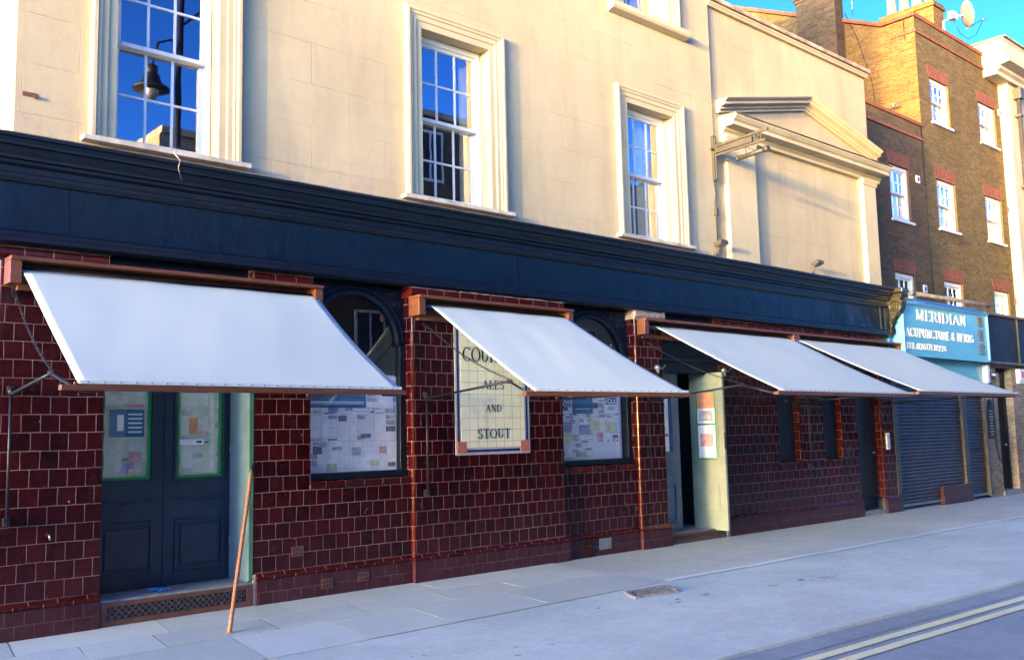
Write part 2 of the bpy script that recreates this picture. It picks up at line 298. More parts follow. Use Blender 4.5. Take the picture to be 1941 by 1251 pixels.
# ------------------------------------------------------------------ mesh builder
OFF = {}
def off(o):
    v = Vector((0, 0, 0))
    while o is not None: v += o.location; o = o.parent
    return v
class MB:
    def __init__(s): s.v = []; s.f = []; s.mi = []; s.k = 0; s.uvo = None; s.sm = []
    def mat(s, k): s.k = k; return s
    def face(s, pts, sm=False):
        i = len(s.v); s.v += [Vector(p) for p in pts]; s.f.append(list(range(i, i+len(pts)))); s.mi.append(s.k); s.sm.append(sm); return s
    def mesh(s, vs, fs, sm=False):
        i = len(s.v); s.v += [Vector(p) for p in vs]
        for f in fs: s.f.append([i+a for a in f]); s.mi.append(s.k); s.sm.append(sm)
        return s
    def box(s, x0, x1, y0, y1, z0, z1):
        return s.mesh([(x0,y0,z0),(x1,y0,z0),(x1,y1,z0),(x0,y1,z0),(x0,y0,z1),(x1,y0,z1),(x1,y1,z1),(x0,y1,z1)],
                      [(0,3,2,1),(4,5,6,7),(0,1,5,4),(1,2,6,5),(2,3,7,6),(3,0,4,7)])
    def obox(s, c, ax, ay, az):       # oriented box: centre + three half vectors
        c, ax, ay, az = map(Vector, (c, ax, ay, az))
        vs = [c+ax*i+ay*j+az*l for l in (-1, 1) for i, j in ((-1,-1),(1,-1),(1,1),(-1,1))]
        return s.mesh(vs, [(0,3,2,1),(4,5,6,7),(0,1,5,4),(1,2,6,5),(2,3,7,6),(3,0,4,7)])
    def beam(s, a, b, w, h):          # bar from a to b, w sideways, h the other way
        a, b = Vector(a), Vector(b); d = (b-a); L = d.length; d.normalize()
        side = d.cross(Vector((0, 0, 1)))
        if side.length < .01: side = Vector((1, 0, 0))
        side.normalize(); up = side.cross(d)
        return s.obox((a+b)/2, d*L/2, side*w/2, up*h/2)
    def extr(s, prof, x0, x1, axis='x', caps=True, m0=None, m1=None):
        # prof: list of (y,z); mitre m0/m1: x shift per unit -y
        def P(u, v, x):
            if axis == 'x': return (x, u, v)
            if axis == 'y': return (u, x, v)
            return (u, v, x)
        a = [P(u, v, x0+(m0*(-u) if m0 else 0)) for u, v in prof]; b = [P(u, v, x1+(m1*(-u) if m1 else 0)) for u, v in prof]
        n = len(prof)
        for i in range(n):
            j = (i+1) % n; s.face([a[i], a[j], b[j], b[i]])
        if caps: s.face(a[::-1]); s.face(b)
        return s
    def tube(s, pts, r, n=8, caps=True):
        pts = [Vector(p) for p in pts]; rs = r if isinstance(r, (list, tuple)) else [r]*len(pts)
        base = len(s.v); prev = None
        for i, p in enumerate(pts):
            d = (pts[min(i+1, len(pts)-1)]-pts[max(i-1, 0)]).normalized()
            if prev is None:
                u = d.cross(Vector((0, 0, 1)));
                if u.length < .05: u = d.cross(Vector((1, 0, 0)))
            else: u = prev-d*prev.dot(d)
            u.normalize(); prev = u; v = d.cross(u)
            for k in range(n):
                a = 2*math.pi*k/n; s.v.append(p+(u*math.cos(a)+v*math.sin(a))*rs[i])
        for i in range(len(pts)-1):
            for k in range(n):
                q = base+i*n; s.f.append([q+k, q+(k+1) % n, q+n+(k+1) % n, q+n+k]); s.mi.append(s.k); s.sm.append(True)
        if caps:
            s.f.append([base+k for k in range(n)][::-1]); s.mi.append(s.k); s.sm.append(False)
            q = base+(len(pts)-1)*n; s.f.append([q+k for k in range(n)]); s.mi.append(s.k); s.sm.append(False)
        return s
    def lathe(s, prof, c, n=20, axis=(0, 0, 1)):
        ax = Vector(axis).normalized(); u = ax.cross(Vector((0, 1, 0)));
        if u.length < .1: u = ax.cross(Vector((1, 0, 0)))
        u.normalize(); v = ax.cross(u); c = Vector(c); base = len(s.v)
        for r, h in prof:
            for k in range(n):
                a = 2*math.pi*k/n; s.v.append(c+ax*h+(u*math.cos(a)+v*math.sin(a))*max(r, .0004))
        for i in range(len(prof)-1):
            for k in range(n):
                q = base+i*n; s.f.append([q+k, q+(k+1) % n, q+n+(k+1) % n, q+n+k]); s.mi.append(s.k); s.sm.append(True)
        return s
    def build(s, name, mats, parent=None, bevel=0, smooth=False):
        o_ = off(parent) if parent else Vector((0, 0, 0))
        me = bpy.data.meshes.new(name); me.from_pydata([v-o_ for v in s.v], [], s.f)
        mats = mats if isinstance(mats, (list, tuple)) else [mats]
        for m in mats: me.materials.append(MT[m] if isinstance(m, str) else m)
        for p, mi, sm in zip(me.polygons, s.mi, s.sm): p.material_index = mi; p.use_smooth = sm or smooth
        uvl = me.uv_layers.new(name='UVMap')
        for p in me.polygons:
            nn = p.normal; ax = max(range(3), key=lambda i: abs(nn[i])+(.001 if i == 1 else 0))
            for li in p.loop_indices:
                c = me.vertices[me.loops[li].vertex_index].co+o_
                uvl.data[li].uv = (c.y, c.z) if ax == 0 else (c.x, c.z) if ax == 1 else (c.x, c.y)
        me.validate()
        o = bpy.data.objects.new(name, me); COL.objects.link(o)
        if parent: o.parent = parent
        if bevel:
            b = o.modifiers.new('bevel', 'BEVEL'); b.width = bevel; b.segments = 2; b.limit_method = 'ANGLE'; b.angle_limit = R(40)
        return o

def thing(name, label, cat, loc=(0, 0, 0), group=None):
    o = bpy.data.objects.new(name, None); COL.objects.link(o); o.location = loc; o.empty_display_size = .2
    return tag(o, label, cat, group)
def tag(o, label, cat, group=None):
    o['label'] = label; o['category'] = cat
    if group: o['group'] = group
    return o
def structure(o): o['kind'] = 'structure'; return o

def wall_holes(mb, x0, x1, z0, z1, y, holes, t, reveal=None):
    """front sheet with rectangular holes (hx0,hx1,hz0,hz1), reveals t deep, and a back sheet"""
    xs = sorted({x0, x1, *[min(max(h[i], x0), x1) for h in holes for i in (0, 1)]})
    zs = sorted({z0, z1, *[min(max(h[i], z0), z1) for h in holes for i in (2, 3)]})
    for i in range(len(xs)-1):
        for j in range(len(zs)-1):
            cx, cz = (xs[i]+xs[i+1])/2, (zs[j]+zs[j+1])/2
            if any(h[0] < cx < h[1] and h[2] < cz < h[3] for h in holes): continue
            mb.face([(xs[i], y, zs[j]), (xs[i+1], y, zs[j]), (xs[i+1], y, zs[j+1]), (xs[i], y, zs[j+1])])
            mb.face([(xs[i], y+t, zs[j]), (xs[i], y+t, zs[j+1]), (xs[i+1], y+t, zs[j+1]), (xs[i+1], y+t, zs[j])])
    for h in holes:
        a, b, c, d = h
        mb.face([(a, y, c), (a, y, d), (a, y+t, d), (a, y+t, c)])
        mb.face([(b, y, c), (b, y+t, c), (b, y+t, d), (b, y, d)])
        if d < z1-.001: mb.face([(a, y, d), (b, y, d), (b, y+t, d), (a, y+t, d)])
        if c > z0+.001: mb.face([(a, y, c), (a, y+t, c), (b, y+t, c), (b, y, c)])
    return mb

# ------------------------------------------------------------------ serif lettering (strokes)
def L(*p): return ('l',)+p
def A(cx, cy, rx, ry, a0, a1): return ('a', cx, cy, rx, ry, a0, a1)
SF = {  # width, strokes in a 0..1 high cell; l: x0 y0 x1 y1 weight(1 thick, 0 thin)
 'A': (.86, [L(.06,0,.43,1,0), L(.43,1,.80,0,1), L(.2,.36,.66,.36,0), 's0', ('f', .06, 0), ('f', .80, 0)]),
 'B': (.70, [L(.15,0,.15,1,1), L(.15,1,.38,1,0), L(.15,.52,.38,.52,0), L(.15,0,.4,0,0), A(.36,.76,.22,.24,-90,90), A(.40,.26,.26,.26,-90,90)]),
 'C': (.82, [A(.46,.5,.40,.5,50,310), ('t', .72,.88), ('t', .72,.12)]),
 'D': (.84, [L(.15,0,.15,1,1), L(.15,1,.4,1,0), L(.15,0,.4,0,0), A(.38,.5,.40,.5,-90,90)]),
 'E': (.68, [L(.15,0,.15,1,1), L(.15,1,.58,1,0), L(.15,.52,.46,.52,0), L(.15,0,.62,0,0), ('t', .58,.93), ('t', .62,.07)]),
 'G': (.86, [A(.46,.5,.40,.5,50,310), L(.74,.05,.74,.42,1), L(.58,.42,.86,.42,0)]),
 'H': (.86, [L(.17,0,.17,1,1), L(.69,0,.69,1,1), L(.17,.52,.69,.52,0), ('f', .17,0), ('f', .17,1), ('f', .69,0), ('f', .69,1)]),
 'I': (.40, [L(.2,0,.2,1,1), ('f', .2,0), ('f', .2,1)]),
 'L': (.64, [L(.17,0,.17,1,1), L(.17,0,.58,0,0), ('f', .17,1), ('t', .58,.09)]),
 'M': (1.02, [L(.14,0,.17,1,0), L(.17,1,.50,.1,1), L(.50,.1,.82,1,0), L(.84,0,.84,1,1), ('f', .14,0), ('f', .84,0), ('f', .15,1), ('f', .86,1)]),
 'N': (.86, [L(.16,0,.16,1,0), L(.16,1,.70,0,1), L(.70,0,.70,1,0), ('f', .16,0), ('f', .70,1), ('f', .14,1)]),
 'O': (.90, [A(.45,.5,.40,.5,0,360)]),
 'P': (.68, [L(.16,0,.16,1,1), L(.16,1,.38,1,0), L(.16,.48,.38,.48,0), A(.36,.74,.24,.26,-90,90), ('f', .16,0)]),
 'R': (.80, [L(.16,0,.16,1,1), L(.16,1,.38,1,0), L(.16,.50,.38,.50,0), A(.36,.75,.24,.25,-90,90), L(.36,.50,.72,0,1), ('f', .16,0), ('f', .74,0)]),
 'S': (.62, [A(.31,.75,.21,.25,20,270), A(.31,.25,.23,.25,-160,90), ('t', .50,.88), ('t', .09,.13)]),
 'T': (.74, [L(.37,0,.37,1,1), L(.06,1,.68,1,0), ('f', .37,0), ('t', .06,.93), ('t', .68,.93)]),
 'U': (.84, [L(.17,.38,.17,1,1), L(.67,.38,.67,1,0), A(.42,.38,.25,.38,180,360), ('f', .17,1), ('f', .67,1)]),
 '&': (.84, [A(.36,.77,.17,.23,0,360), A(.34,.27,.26,.27,60,330), L(.24,.62,.72,0,1), L(.50,.1,.70,.42,0)]),
 ':': (.26, [('b', .13,.15), ('b', .13,.6)]), ' ': (.34, []),
 '0': (.62, [A(.31,.5,.24,.5,0,360)]),
 '1': (.46, [L(.24,0,.24,1,1), L(.10,.82,.24,1,0), ('f', .24,0)]),
 '2': (.62, [A(.30,.73,.22,.27,-20,180), L(.50,.64,.10,.02,0), L(.08,0,.54,0,1)]),
 '3': (.60, [A(.28,.75,.20,.25,-90,160), A(.28,.26,.24,.26,-160,90)]),
 '7': (.58, [L(.06,1,.54,1,1), L(.54,1,.22,0,0)]),
 '8': (.62, [A(.31,.76,.19,.24,0,360), A(.31,.26,.24,.26,0,360)]),
}
def text_width(txt, h, sp=.08, xs=1): return sum(SF[c][0]+sp for c in txt)*h*xs-sp*h*xs
def serif(mb, txt, x, z, h, y, depth=.004, thick=.15, thin=.055, sp=.08, xs=1.):
    """letters standing on a plane facing -y; x left, z baseline, h cap height"""
    n = 0
    def quad(poly):
        nonlocal n
        yy = y-(n % 9)*.00035; n += 1
        P = [(x+px*h*xs, yy, z+pz*h) for px, pz in poly]; Q = [(a, yy-depth, c) for a, b, c in P]
        k_ = len(P)
        mb.face(Q)
        for i in range(k_):
            j = (i+1) % k_; mb.face([P[i], P[j], Q[j], Q[i]])
    for ch in txt:
        wd, st = SF[ch]
        for s in st:
            if s == 's0': continue
            if s[0] == 'l':
                _, a, b, c, d, wt = s; w_ = (thick if wt else thin)/2; dx, dz = c-a, d-b; ln = math.hypot(dx, dz); nx, nz = -dz/ln*w_, dx/ln*w_
                quad([(a-nx, b-nz), (c-nx, d-nz), (c+nx, d+nz), (a+nx, b+nz)])
                if wt and abs(dx) < .01:
                    for zz in (b, d): quad([(a-thick*.95, zz-thin/2), (a+thick*.95, zz-thin/2), (a+thick*.95, zz+thin/2), (a-thick*.95, zz+thin/2)])
            elif s[0] == 'a':
                _, cx, cy, rx, ry, a0, a1 = s; N = max(6, int(abs(a1-a0)/15))
                def pt(t, o_):
                    wt = (thin+(thick-thin)*abs(math.cos(t)))/2
                    return (cx+(rx+wt*o_)*math.cos(t), cy+(ry+(thin/2)*o_)*math.sin(t))
                for i in range(N):
                    t0, t1 = R(a0+(a1-a0)*i/N), R(a0+(a1-a0)*(i+1)/N)
                    quad([pt(t0, -1), pt(t0, 1), pt(t1, 1), pt(t1, -1)])
            elif s[0] == 'f':
                quad([(s[1]-.11, s[2]-thin/2), (s[1]+.11, s[2]-thin/2), (s[1]+.11, s[2]+thin/2), (s[1]-.11, s[2]+thin/2)])
            elif s[0] == 't':
                quad([(s[1]-thin*.6, s[2]-.09), (s[1]+thin*.6, s[2]-.09), (s[1]+thin*.6, s[2]+.09), (s[1]-thin*.6, s[2]+.09)])
            elif s[0] == 'b':
                quad([(s[1]-.08, s[2]-.07), (s[1]+.08, s[2]-.07), (s[1]+.08, s[2]+.07), (s[1]-.08, s[2]+.07)])
        x += (wd+sp)*h*xs
    return mb
def sans(txt, name, mat, parent, x, z, h, y, depth=.002, rot=0, sx=1., bold=0):
    cu = bpy.data.curves.new('lettering', 'FONT'); cu.body = txt; cu.size = h*1.38; cu.extrude = depth/2; cu.offset = bold
    o = bpy.data.objects.new('tmp_text', cu); COL.objects.link(o)
    dg = bpy.context.evaluated_depsgraph_get(); dg.update()
    me = bpy.data.meshes.new_from_object(o.evaluated_get(dg)); bpy.data.objects.remove(o)
    o_ = off(parent)
    for v in me.vertices:
        X, Z, Y = v.co.x*sx, v.co.y, v.co.z
        c, s_ = math.cos(rot), math.sin(rot)
        v.co = Vector((x+X*c-Z*s_, y-Y, z+X*s_+Z*c))-o_
    me.name = name; me.materials.clear(); me.materials.append(MT[mat])
    q = bpy.data.objects.new(name, me); COL.objects.link(q); q.parent = parent; return q

# ------------------------------------------------------------------ ground
m = MB(); m.box(-400, 600, -400, 400, -.40, -.03); structure(m.build('ground', 'road'))
m = MB()                                           # pavement slab: top 0, smooth apron out to the road edge
m.face([(-60, 1.2, 0), (-60, -4.2, 0), (6, -4.56, 0), (11, -4.80, 0), (90, -5.3, 0), (90, 1.2, 0)][::1])
e = [(-60, -4.2), (6, -4.56), (11, -4.80), (90, -5.3)]
for (a, b), (c, d) in zip(e, e[1:]): m.face([(a, b, -.03), (c, d, -.03), (c, d, 0), (a, b, 0)])
structure(m.build('pavement', 'pave'))
m = MB()                                           # darker channel strip along the road edge
for (a, b), (c, d) in zip(e, e[1:]): m.face([(a, b-.27, -.026), (c, d-.27, -.026), (c, d, -.026), (a, b, -.026)])
structure(m.build('gutter', 'gutter'))
m = MB()                                           # buff strip beside the wall, right of the slabs
m.face([(8.0, 1.1, .004), (7.9, -1.98, .004), (40, -2.35, .004), (40, 1.1, .004)])
structure(m.build('paving', 'pavet'))
m = MB()
N = 60; pts = []
for i in range(N+1):
    x = 8.15+i*(32-8.15)/N; y = -1.99-(x-8)*.0125
    wv = .012*math.sin(x*3.1)+.008*math.sin(x*7.7)
    pts.append((x, y+wv))
for (a, b), (c, d) in zip(pts, pts[1:]): m.face([(a, b-.10, .008), (c, d-.10, .008), (c, d, .008), (a, b, .008)])
structure(m.build('pavement_edging', 'edge'))
# flagstones (individual slabs on a dark joint bed)
m = MB(); jb = MB(); rs = random.Random(4)
rowsy = [1.1, -.66, -1.25, -2.2]; SH = .17
def shx(x, y): return (x+SH*y, y)
for r in range(3):
    x = -8+rs.random()*.5
    while x < 8.3:
        wd = [1.35, .78, .98][r]*rs.uniform(.75, 1.3); x1 = min(x+wd, 8.35)
        y1, y0 = rowsy[r], rowsy[r+1]
        ya, yb = (y0+(x-3)*.022, y0+(x1-3)*.022) if r == 2 else (y0, y0)
        g = .006 if rs.random() < .6 else .0025
        j = [rs.uniform(-.004, .004) for _ in range(4)]; zt = .010+rs.uniform(-.0006, .0006)
        if x1-x > .15:
            a = [shx(x+g+j[0], ya+g), shx(x1-g+j[1], yb+g), shx(x1-g+j[2], y1-g), shx(x+g+j[3], y1-g)]
            m.mesh([(p, q, .002) for p, q in a]+[(p, q, zt) for p, q in a], [(4,5,6,7),(0,1,5,4),(1,2,6,5),(2,3,7,6),(3,0,4,7)])
            jb.face([(*shx(x, ya+.003), .0078), (*shx(x1, yb+.003), .0078), (*shx(x1, y1), .0078), (*shx(x, y1), .0078)])
        x = x1
structure(m.build('flagstones', 'slab')); structure(jb.build('slab_bedding', 'joint'))
m = MB(); rs = random.Random(21)              # scuffs and wet marks trodden into the apron
for cx, cy, n_ in ((8.9, -3.08, 7), (9.45, -3.2, 6), (7.57, -2.88, 6), (7.1, -2.92, 3), (5.0, -3.4, 3), (5.25, -3.22, 3), (6.4, -2.6, 2), (12.5, -3.0, 6), (10.2, -2.9, 3), (13.6, -2.9, 4), (4.4, -2.9, 2)):
    for k_ in range(n_):
        x, y, L_, a_ = cx+rs.uniform(-.35, .35), cy+rs.uniform(-.05, .05), rs.uniform(.012, .045), rs.uniform(-.5, .3)
        N = 8; m.face([(x+L_*math.cos(t*math.tau/N)*rs.uniform(.6, 1.2), y+.35*L_*math.sin(t*math.tau/N)*rs.uniform(.5, 1.2)+a_*L_*math.cos(t*math.tau/N)*.4, .0045+k_*.0002) for t in range(N)])
structure(m.build('pavement_stains', 'joint'))
# yellow lines
def road_line(y_at6, name, label):
    m = MB(); pts = []
    for i in range(120):
        x = -10+i*.5; y = y_at6-(x-6)*.043-.0003*(x-6)**2*.6
        pts.append((x, y))
    for i, ((a, b), (c, d)) in enumerate(zip(pts, pts[1:])):
        r1 = .004*math.sin(i*1.9); m.face([(a, b-.095+r1, -.022), (c, d-.095, -.022), (c, d, -.022), (a, b+r1, -.022)])
    return structure(m.build(name, 'line'))
road_line(-4.925, 'road_marking', ''); road_line(-5.105, 'road_marking', '')
# far side pavement, under the camera
m = MB(); m.box(-80, 90, -12.6, -7.9, -.05, .09); structure(m.build('pavement_opposite', 'pave'))

# ------------------------------------------------------------------ street drain grate
g = thing('drain_grate', 'worn grey rectangular drain grate set in the pale paving', 'drain', (7.5, -2.36, 0))
P0, P1, P2, P3 = Vector((7.10, -2.50, .012)), Vector((7.68, -2.58, .012)), Vector((7.86, -2.28, .012)), Vector((7.30, -2.22, .012))
m = MB()
for a, b in ((P0, P1), (P1, P2), (P2, P3), (P3, P0)): m.beam(a, b, .035, .016)
m.build('frame', 'rustg', g)
m = MB()
for i in range(1, 14):
    t = i/14; m.beam(P0.lerp(P1, t), P3.lerp(P2, t), .012, .006)
m.build('grating', 'rustg', g)
m = MB(); m.face([P0-Vector((0,0,.006)), P1-Vector((0,0,.006)), P2-Vector((0,0,.006)), P3-Vector((0,0,.006))]); m.build('pit', 'ink', g)

# ------------------------------------------------------------------ pub
PUB = thing('pub_building', 'cream rendered corner pub with navy fascia and dark red glazed tiles', 'pub', (7, .3, 0))
WIN_UP = [(2.97, 3.97, 4.37, 6.43), (6.48, 7.54, 4.37, 6.43), (10.14, 11.2, 4.37, 6.33)]
WIN_TOP = [(3.0, 3.95, 7.78, 9.6), (6.5, 7.5, 7.78, 9.6), (10.15, 11.2, 7.78, 9.6)]
X0, XC, XW = 2.12, 12.22, 17.34
HT = 13.3
m = MB(); wall_holes(m, X0, XC, 4.20, HT, 0, WIN_UP+WIN_TOP, .24)
m.face([(X0, 0, 4.2), (X0, 0, HT), (X0, 10, HT), (X0, 10, 4.2)]); m.face([(XC, 0, 4.2), (XC, 10, 4.2), (XC, 10, HT), (XC, 0, HT)])
m.face([(X0, 0, HT), (XC, 0, HT), (XC, 10, HT), (X0, 10, HT)]); m.face([(X0, 10, 0), (X0, 10, HT), (XC, 10, HT), (XC, 10, 0)])
m.build('wall', 'cream', PUB)
m = MB(); m.box(X0-.12, XC+.1, -.16, .3, HT-.2, HT+.1); m.build('coping', 'coping', PUB)
# wing
WY = .05
m = MB(); m.face([(XC, WY, 4.2), (XW, WY, 4.2), (XW, WY, 8.42), (XC, WY, 8.42)]); m.face([(XW, WY, 0), (XW, 9, 0), (XW, 9, 8.42), (XW, WY, 8.42)])
m.face([(XC, WY, 8.42), (XW, WY, 8.42), (XW, .4, 8.42), (XC, .4, 8.42)])
m.face([(XC, .4, 8.0), (XC, .4, 8.42), (XW, .4, 8.42), (XW, .4, 8.0)]); m.face([(XC, .4, 8.0), (XW, .4, 8.0), (XW, 9, 8.0), (XC, 9, 8.0)])
m.build('wing_wall', 'cream2', PUB)
m = MB(); m.extr([(.45, 8.42), (-.005, 8.42), (-.02, 8.45), (-.04, 8.47), (-.04, 8.49), (.0, 8.49), (.0, 8.50), (.45, 8.50)], XC+.002, XW+.03); m.build('wing_moulding', 'trim', PUB, .004)
m = MB()
xx = XC+.002
while xx < XW+.02:
    x2 = min(xx+.9, XW+.05); m.extr([(.45, 8.502), (-.07, 8.502), (-.08, 8.515), (-.08, 8.565), (-.06, 8.58), (.45, 8.60)], xx+.002, x2-.002); xx = x2
m.build('wing_coping', 'coping', PUB, .004)
# pilasters of the wing
for x0, x1 in ((12.50, 13.28), (16.86, 17.335)):
    m = MB(); m.box(x0, x1, WY-.098, WY-.001, 4.2, 6.20); m.extr([(WY, 6.20), (WY-.115, 6.20), (WY-.115, 6.23), (WY-.13, 6.27), (WY-.13, 6.31), (WY, 6.31)], x0-.03, x1+.03)
    m.build('pilaster', 'trim', PUB, .004)
# entablature
m = MB()
m.extr([(WY, 6.313), (WY-.08, 6.313), (WY-.08, 6.36), (WY-.12, 6.39), (WY-.12, 6.42), (WY-.28, 6.43), (WY-.28, 6.49), (WY-.31, 6.51), (WY-.35, 6.56), (WY-.35, 6.585), (WY, 6.61)], 12.44, 17.56)
m.build('entablature', 'trim', PUB, .003)
m = MB()
xx = 12.42
while xx < 17.55:
    x2 = min(xx+.6, 17.58); m.extr([(WY, 6.612), (WY-.37+random.uniform(-.01, .01), 6.588+random.uniform(-.004, .006)), (WY-.37, 6.60), (WY, 6.63)], xx, x2); xx = x2
m.build('lead_flashing', 'lead', PUB)
# raking cornices of the pediment
AP = (14.98, 7.46)
def rake(xa, za, flip):
    d = Vector((AP[0]-xa, 0, AP[1]-za)); Lh = d.length; d.normalize(); nrm = Vector((-d.z, 0, d.x))
    if nrm.z < 0: nrm = -nrm
    prof = [(WY+.002, -.20), (WY-.05, -.20), (WY-.05, -.165), (WY-.09, -.15), (WY-.09, -.11), (WY-.17, -.09), (WY-.17, -.045), (WY-.21, -.025), (WY-.23, 0), (WY+.002, .015)]
    m = MB(); a, b = [], []
    for y, h in prof:
        # mitre both ends vertically
        pa = Vector((xa, y, za))+nrm*h; pa -= d*((pa.x-xa)/d.x)
        pb = Vector((AP[0], y, AP[1]))+nrm*h; pb -= d*((pb.x-AP[0])/d.x)
        a.append(pa); b.append(pb)
    n_ = len(prof)
    for i in range(n_): m.face([a[i], a[(i+1) % n_], b[(i+1) % n_], b[i]])
    m.face(a); m.face(b[::-1])
    m.build('raking_cornice', 'trim', PUB)
rake(12.40, 6.87, 0); rake(17.50, 6.93, 1)

# architraves, sills
def architrave(x0, x1, z0, z1, w_=.235):
    # mitred moulded frame, profile (distance outward from opening, y)
    prof = [(0, 0), (0, -.022), (.075, -.022), (.085, -.036), (.14, -.036), (.15, -.05), (.175, -.05), (.19, -.064), (.222, -.064), (w_, -.045), (w_, 0)]
    m = MB(); loops = []
    for path in ('L', 'T0', 'T1', 'R'):
        pass
    for (d0, y0), (d1, y1) in zip(prof, prof[1:]):
        A0 = [(x0-d0, y0, z0), (x0-d0, y0, z1+d0), (x1+d0, y0, z1+d0), (x1+d0, y0, z0)]
        A1 = [(x0-d1, y1, z0), (x0-d1, y1, z1+d1), (x1+d1, y1, z1+d1), (x1+d1, y1, z0)]
        for i in range(3): m.face([A0[i], A0[i+1], A1[i+1], A1[i]])
    for s_, xb in ((-1, x0), (1, x1)): m.face([(xb+s_*d, y, z0) for d, y in prof])
    m.build('window_surround', 'trim', PUB)
for h in WIN_UP+WIN_TOP: architrave(*h)
for (a, b, c, d) in WIN_UP:
    m = MB(); m.box(a-.30, b+.32, -.10, .10, c-.052, c-.002); m.build('window_sill', 'sill', PUB, .006)
for (a, b, c, d) in WIN_TOP:
    m = MB(); m.extr([(.1, c-.002), (-.13, c-.03), (-.13, c-.10), (-.11, c-.13), (-.02, c-.16), (.1, c-.16)], a-.33, b+.38); m.build('window_sill', 'trim', PUB, .004)

def sash(parent, x0, x1, z0, z1, Y, nx=3, nz=2, fr=.05, mat='white', curtain=None, split=None, glass='glass', bar=.022, curt_mat='curtain'):
    split = split or (z0+z1)/2
    m = MB(); m.box(x0, x0+fr, Y, Y+.12, z0, z1); m.box(x1-fr, x1, Y, Y+.12, z0, z1); m.box(x0+fr, x1-fr, Y, Y+.12, z1-fr*1.3, z1); m.box(x0+fr, x1-fr, Y-.03, Y+.12, z0, z0+fr)
    W = m.build('window', mat, parent, .003)
    for nm, a, b, yy in (('upper_sash', split-.02, z1-fr*1.3, Y+.03), ('lower_sash', z0+fr, split+.02, Y+.075)):
        m = MB(); xa, xb = x0+fr, x1-fr; s_ = .042
        m.box(xa, xa+s_, yy, yy+.04, a, b); m.box(xb-s_, xb, yy, yy+.04, a, b)
        m.box(xa+s_, xb-s_, yy, yy+.04, b-s_, b); m.box(xa+s_, xb-s_, yy-(.02 if nm[0] == 'u' else 0), yy+.04, a, a+s_*(1. if nm[0] == 'u' else 1.5))
        gx0, gx1, gz0, gz1 = xa+s_, xb-s_, a+s_, b-s_
        for i in range(1, nx): x = gx0+(gx1-gx0)*i/nx; m.box(x-bar/2, x+bar/2, yy+.008, yy+.034, gz0, gz1)
        for j in range(1, nz):
            z = gz0+(gz1-gz0)*j/nz
            for i in range(nx):
                p = gx0+(gx1-gx0)*i/nx; q = gx0+(gx1-gx0)*(i+1)/nx; m.box(p+bar/2+.0005, q-bar/2-.0005, yy+.008, yy+.034, z-bar/2, z+bar/2)
        m.build(nm, mat, W, .002)
        m = MB(); m.face([(gx0-.005, yy+.02, gz0-.005), (gx1+.005, yy+.02, gz0-.005), (gx1+.005, yy+.02, gz1+.005), (gx0-.005, yy+.02, gz1+.005)]); m.build('glass', glass, W)
    if curtain:
        ca, cb = curtain; m = MB(); N = 26; pp = []
        for i in range(N+1):
            t = i/N; pp.append((x0+(x1-x0)*(ca+(cb-ca)*t), Y+.24+.025*math.sin(t*(cb-ca)*40)))
        for (a, b), (c, d) in zip(pp, pp[1:]): m.face([(a, b, z0-.1), (c, d, z0-.1), (c, d, z1+.05), (a, b, z1+.05)], True)
        m.build('curtain', curt_mat, W)
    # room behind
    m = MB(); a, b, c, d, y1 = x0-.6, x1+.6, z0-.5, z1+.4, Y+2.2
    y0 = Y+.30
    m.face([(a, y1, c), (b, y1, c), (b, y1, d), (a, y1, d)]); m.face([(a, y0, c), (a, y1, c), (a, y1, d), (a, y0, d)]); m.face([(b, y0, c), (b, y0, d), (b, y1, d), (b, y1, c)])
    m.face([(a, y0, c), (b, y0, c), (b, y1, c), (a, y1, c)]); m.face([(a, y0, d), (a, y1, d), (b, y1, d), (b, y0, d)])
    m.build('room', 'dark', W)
    return W
for i, (a, b, c, d) in enumerate(WIN_UP):
    sash(PUB, a+.01, b-.01, c, d-.005, .16, curtain=[None, (.84, .97), (.60, .97)][i])
for (a, b, c, d) in WIN_TOP: sash(PUB, a+.01, b-.01, c, d-.005, .16, curtain=(.6, .97))
# torn flashing / peeling render along the cornice top: small patches
m = MB(); rs = random.Random(11)
for i in range(60):
    x = rs.uniform(2.3, 17.2); w_ = rs.uniform(.05, .28); h_ = rs.uniform(.01, .035)
    if any(abs(x-c) < .75 for c in (3.47, 7.0, 10.7)): continue
    m.box(x, x+w_, -.012, .04, 4.24, 4.262+h_)
m.build('mortar_fillet', 'sill', PUB)

# cornice and fascia (returns round the corner on the left)
CORN = [(.0, 4.262), (-.285, 4.205), (-.285, 4.175), (-.262, 4.165), (-.245, 4.135), (-.245, 4.115), (-.215, 4.11), (-.20, 4.075), (-.165, 4.045), (-.165, 4.02), (-.135, 4.015), (-.135, 3.985), (-.10, 3.965), (-.10, 3.915), (.0, 3.915)]
m = MB(); m.extr([(p, q) for p, q in CORN], 1.98, 17.36, m0=-1.); m.build('cornice', 'navyd', PUB)
m = MB(); xx = 2.0
while xx < 17.34:
    x2 = min(xx+random.uniform(.5, .9), 17.36); yo = random.uniform(-.006, .006); m.extr([(.0, 4.266), (-.292+yo, 4.209), (-.292+yo, 4.20), (.0, 4.256)], xx+.003, x2-.003); xx = x2
m.build('lead_capping', 'lead', PUB)
m = MB()
m.box(2.0, 17.36, -.075, .0, 3.42, 3.84)
m.build('fascia_board', 'navy', PUB)
m = MB()
m.extr([(-.0, 3.913), (-.10, 3.913), (-.125, 3.90), (-.125, 3.87), (-.095, 3.835), (-.0, 3.835)], 1.95, 17.36)
m.extr([(-.0, 3.425), (-.09, 3.425), (-.12, 3.40), (-.12, 3.365), (-.14, 3.355), (-.14, 3.315), (-.10, 3.29), (-.0, 3.29)], 1.95, 17.36)
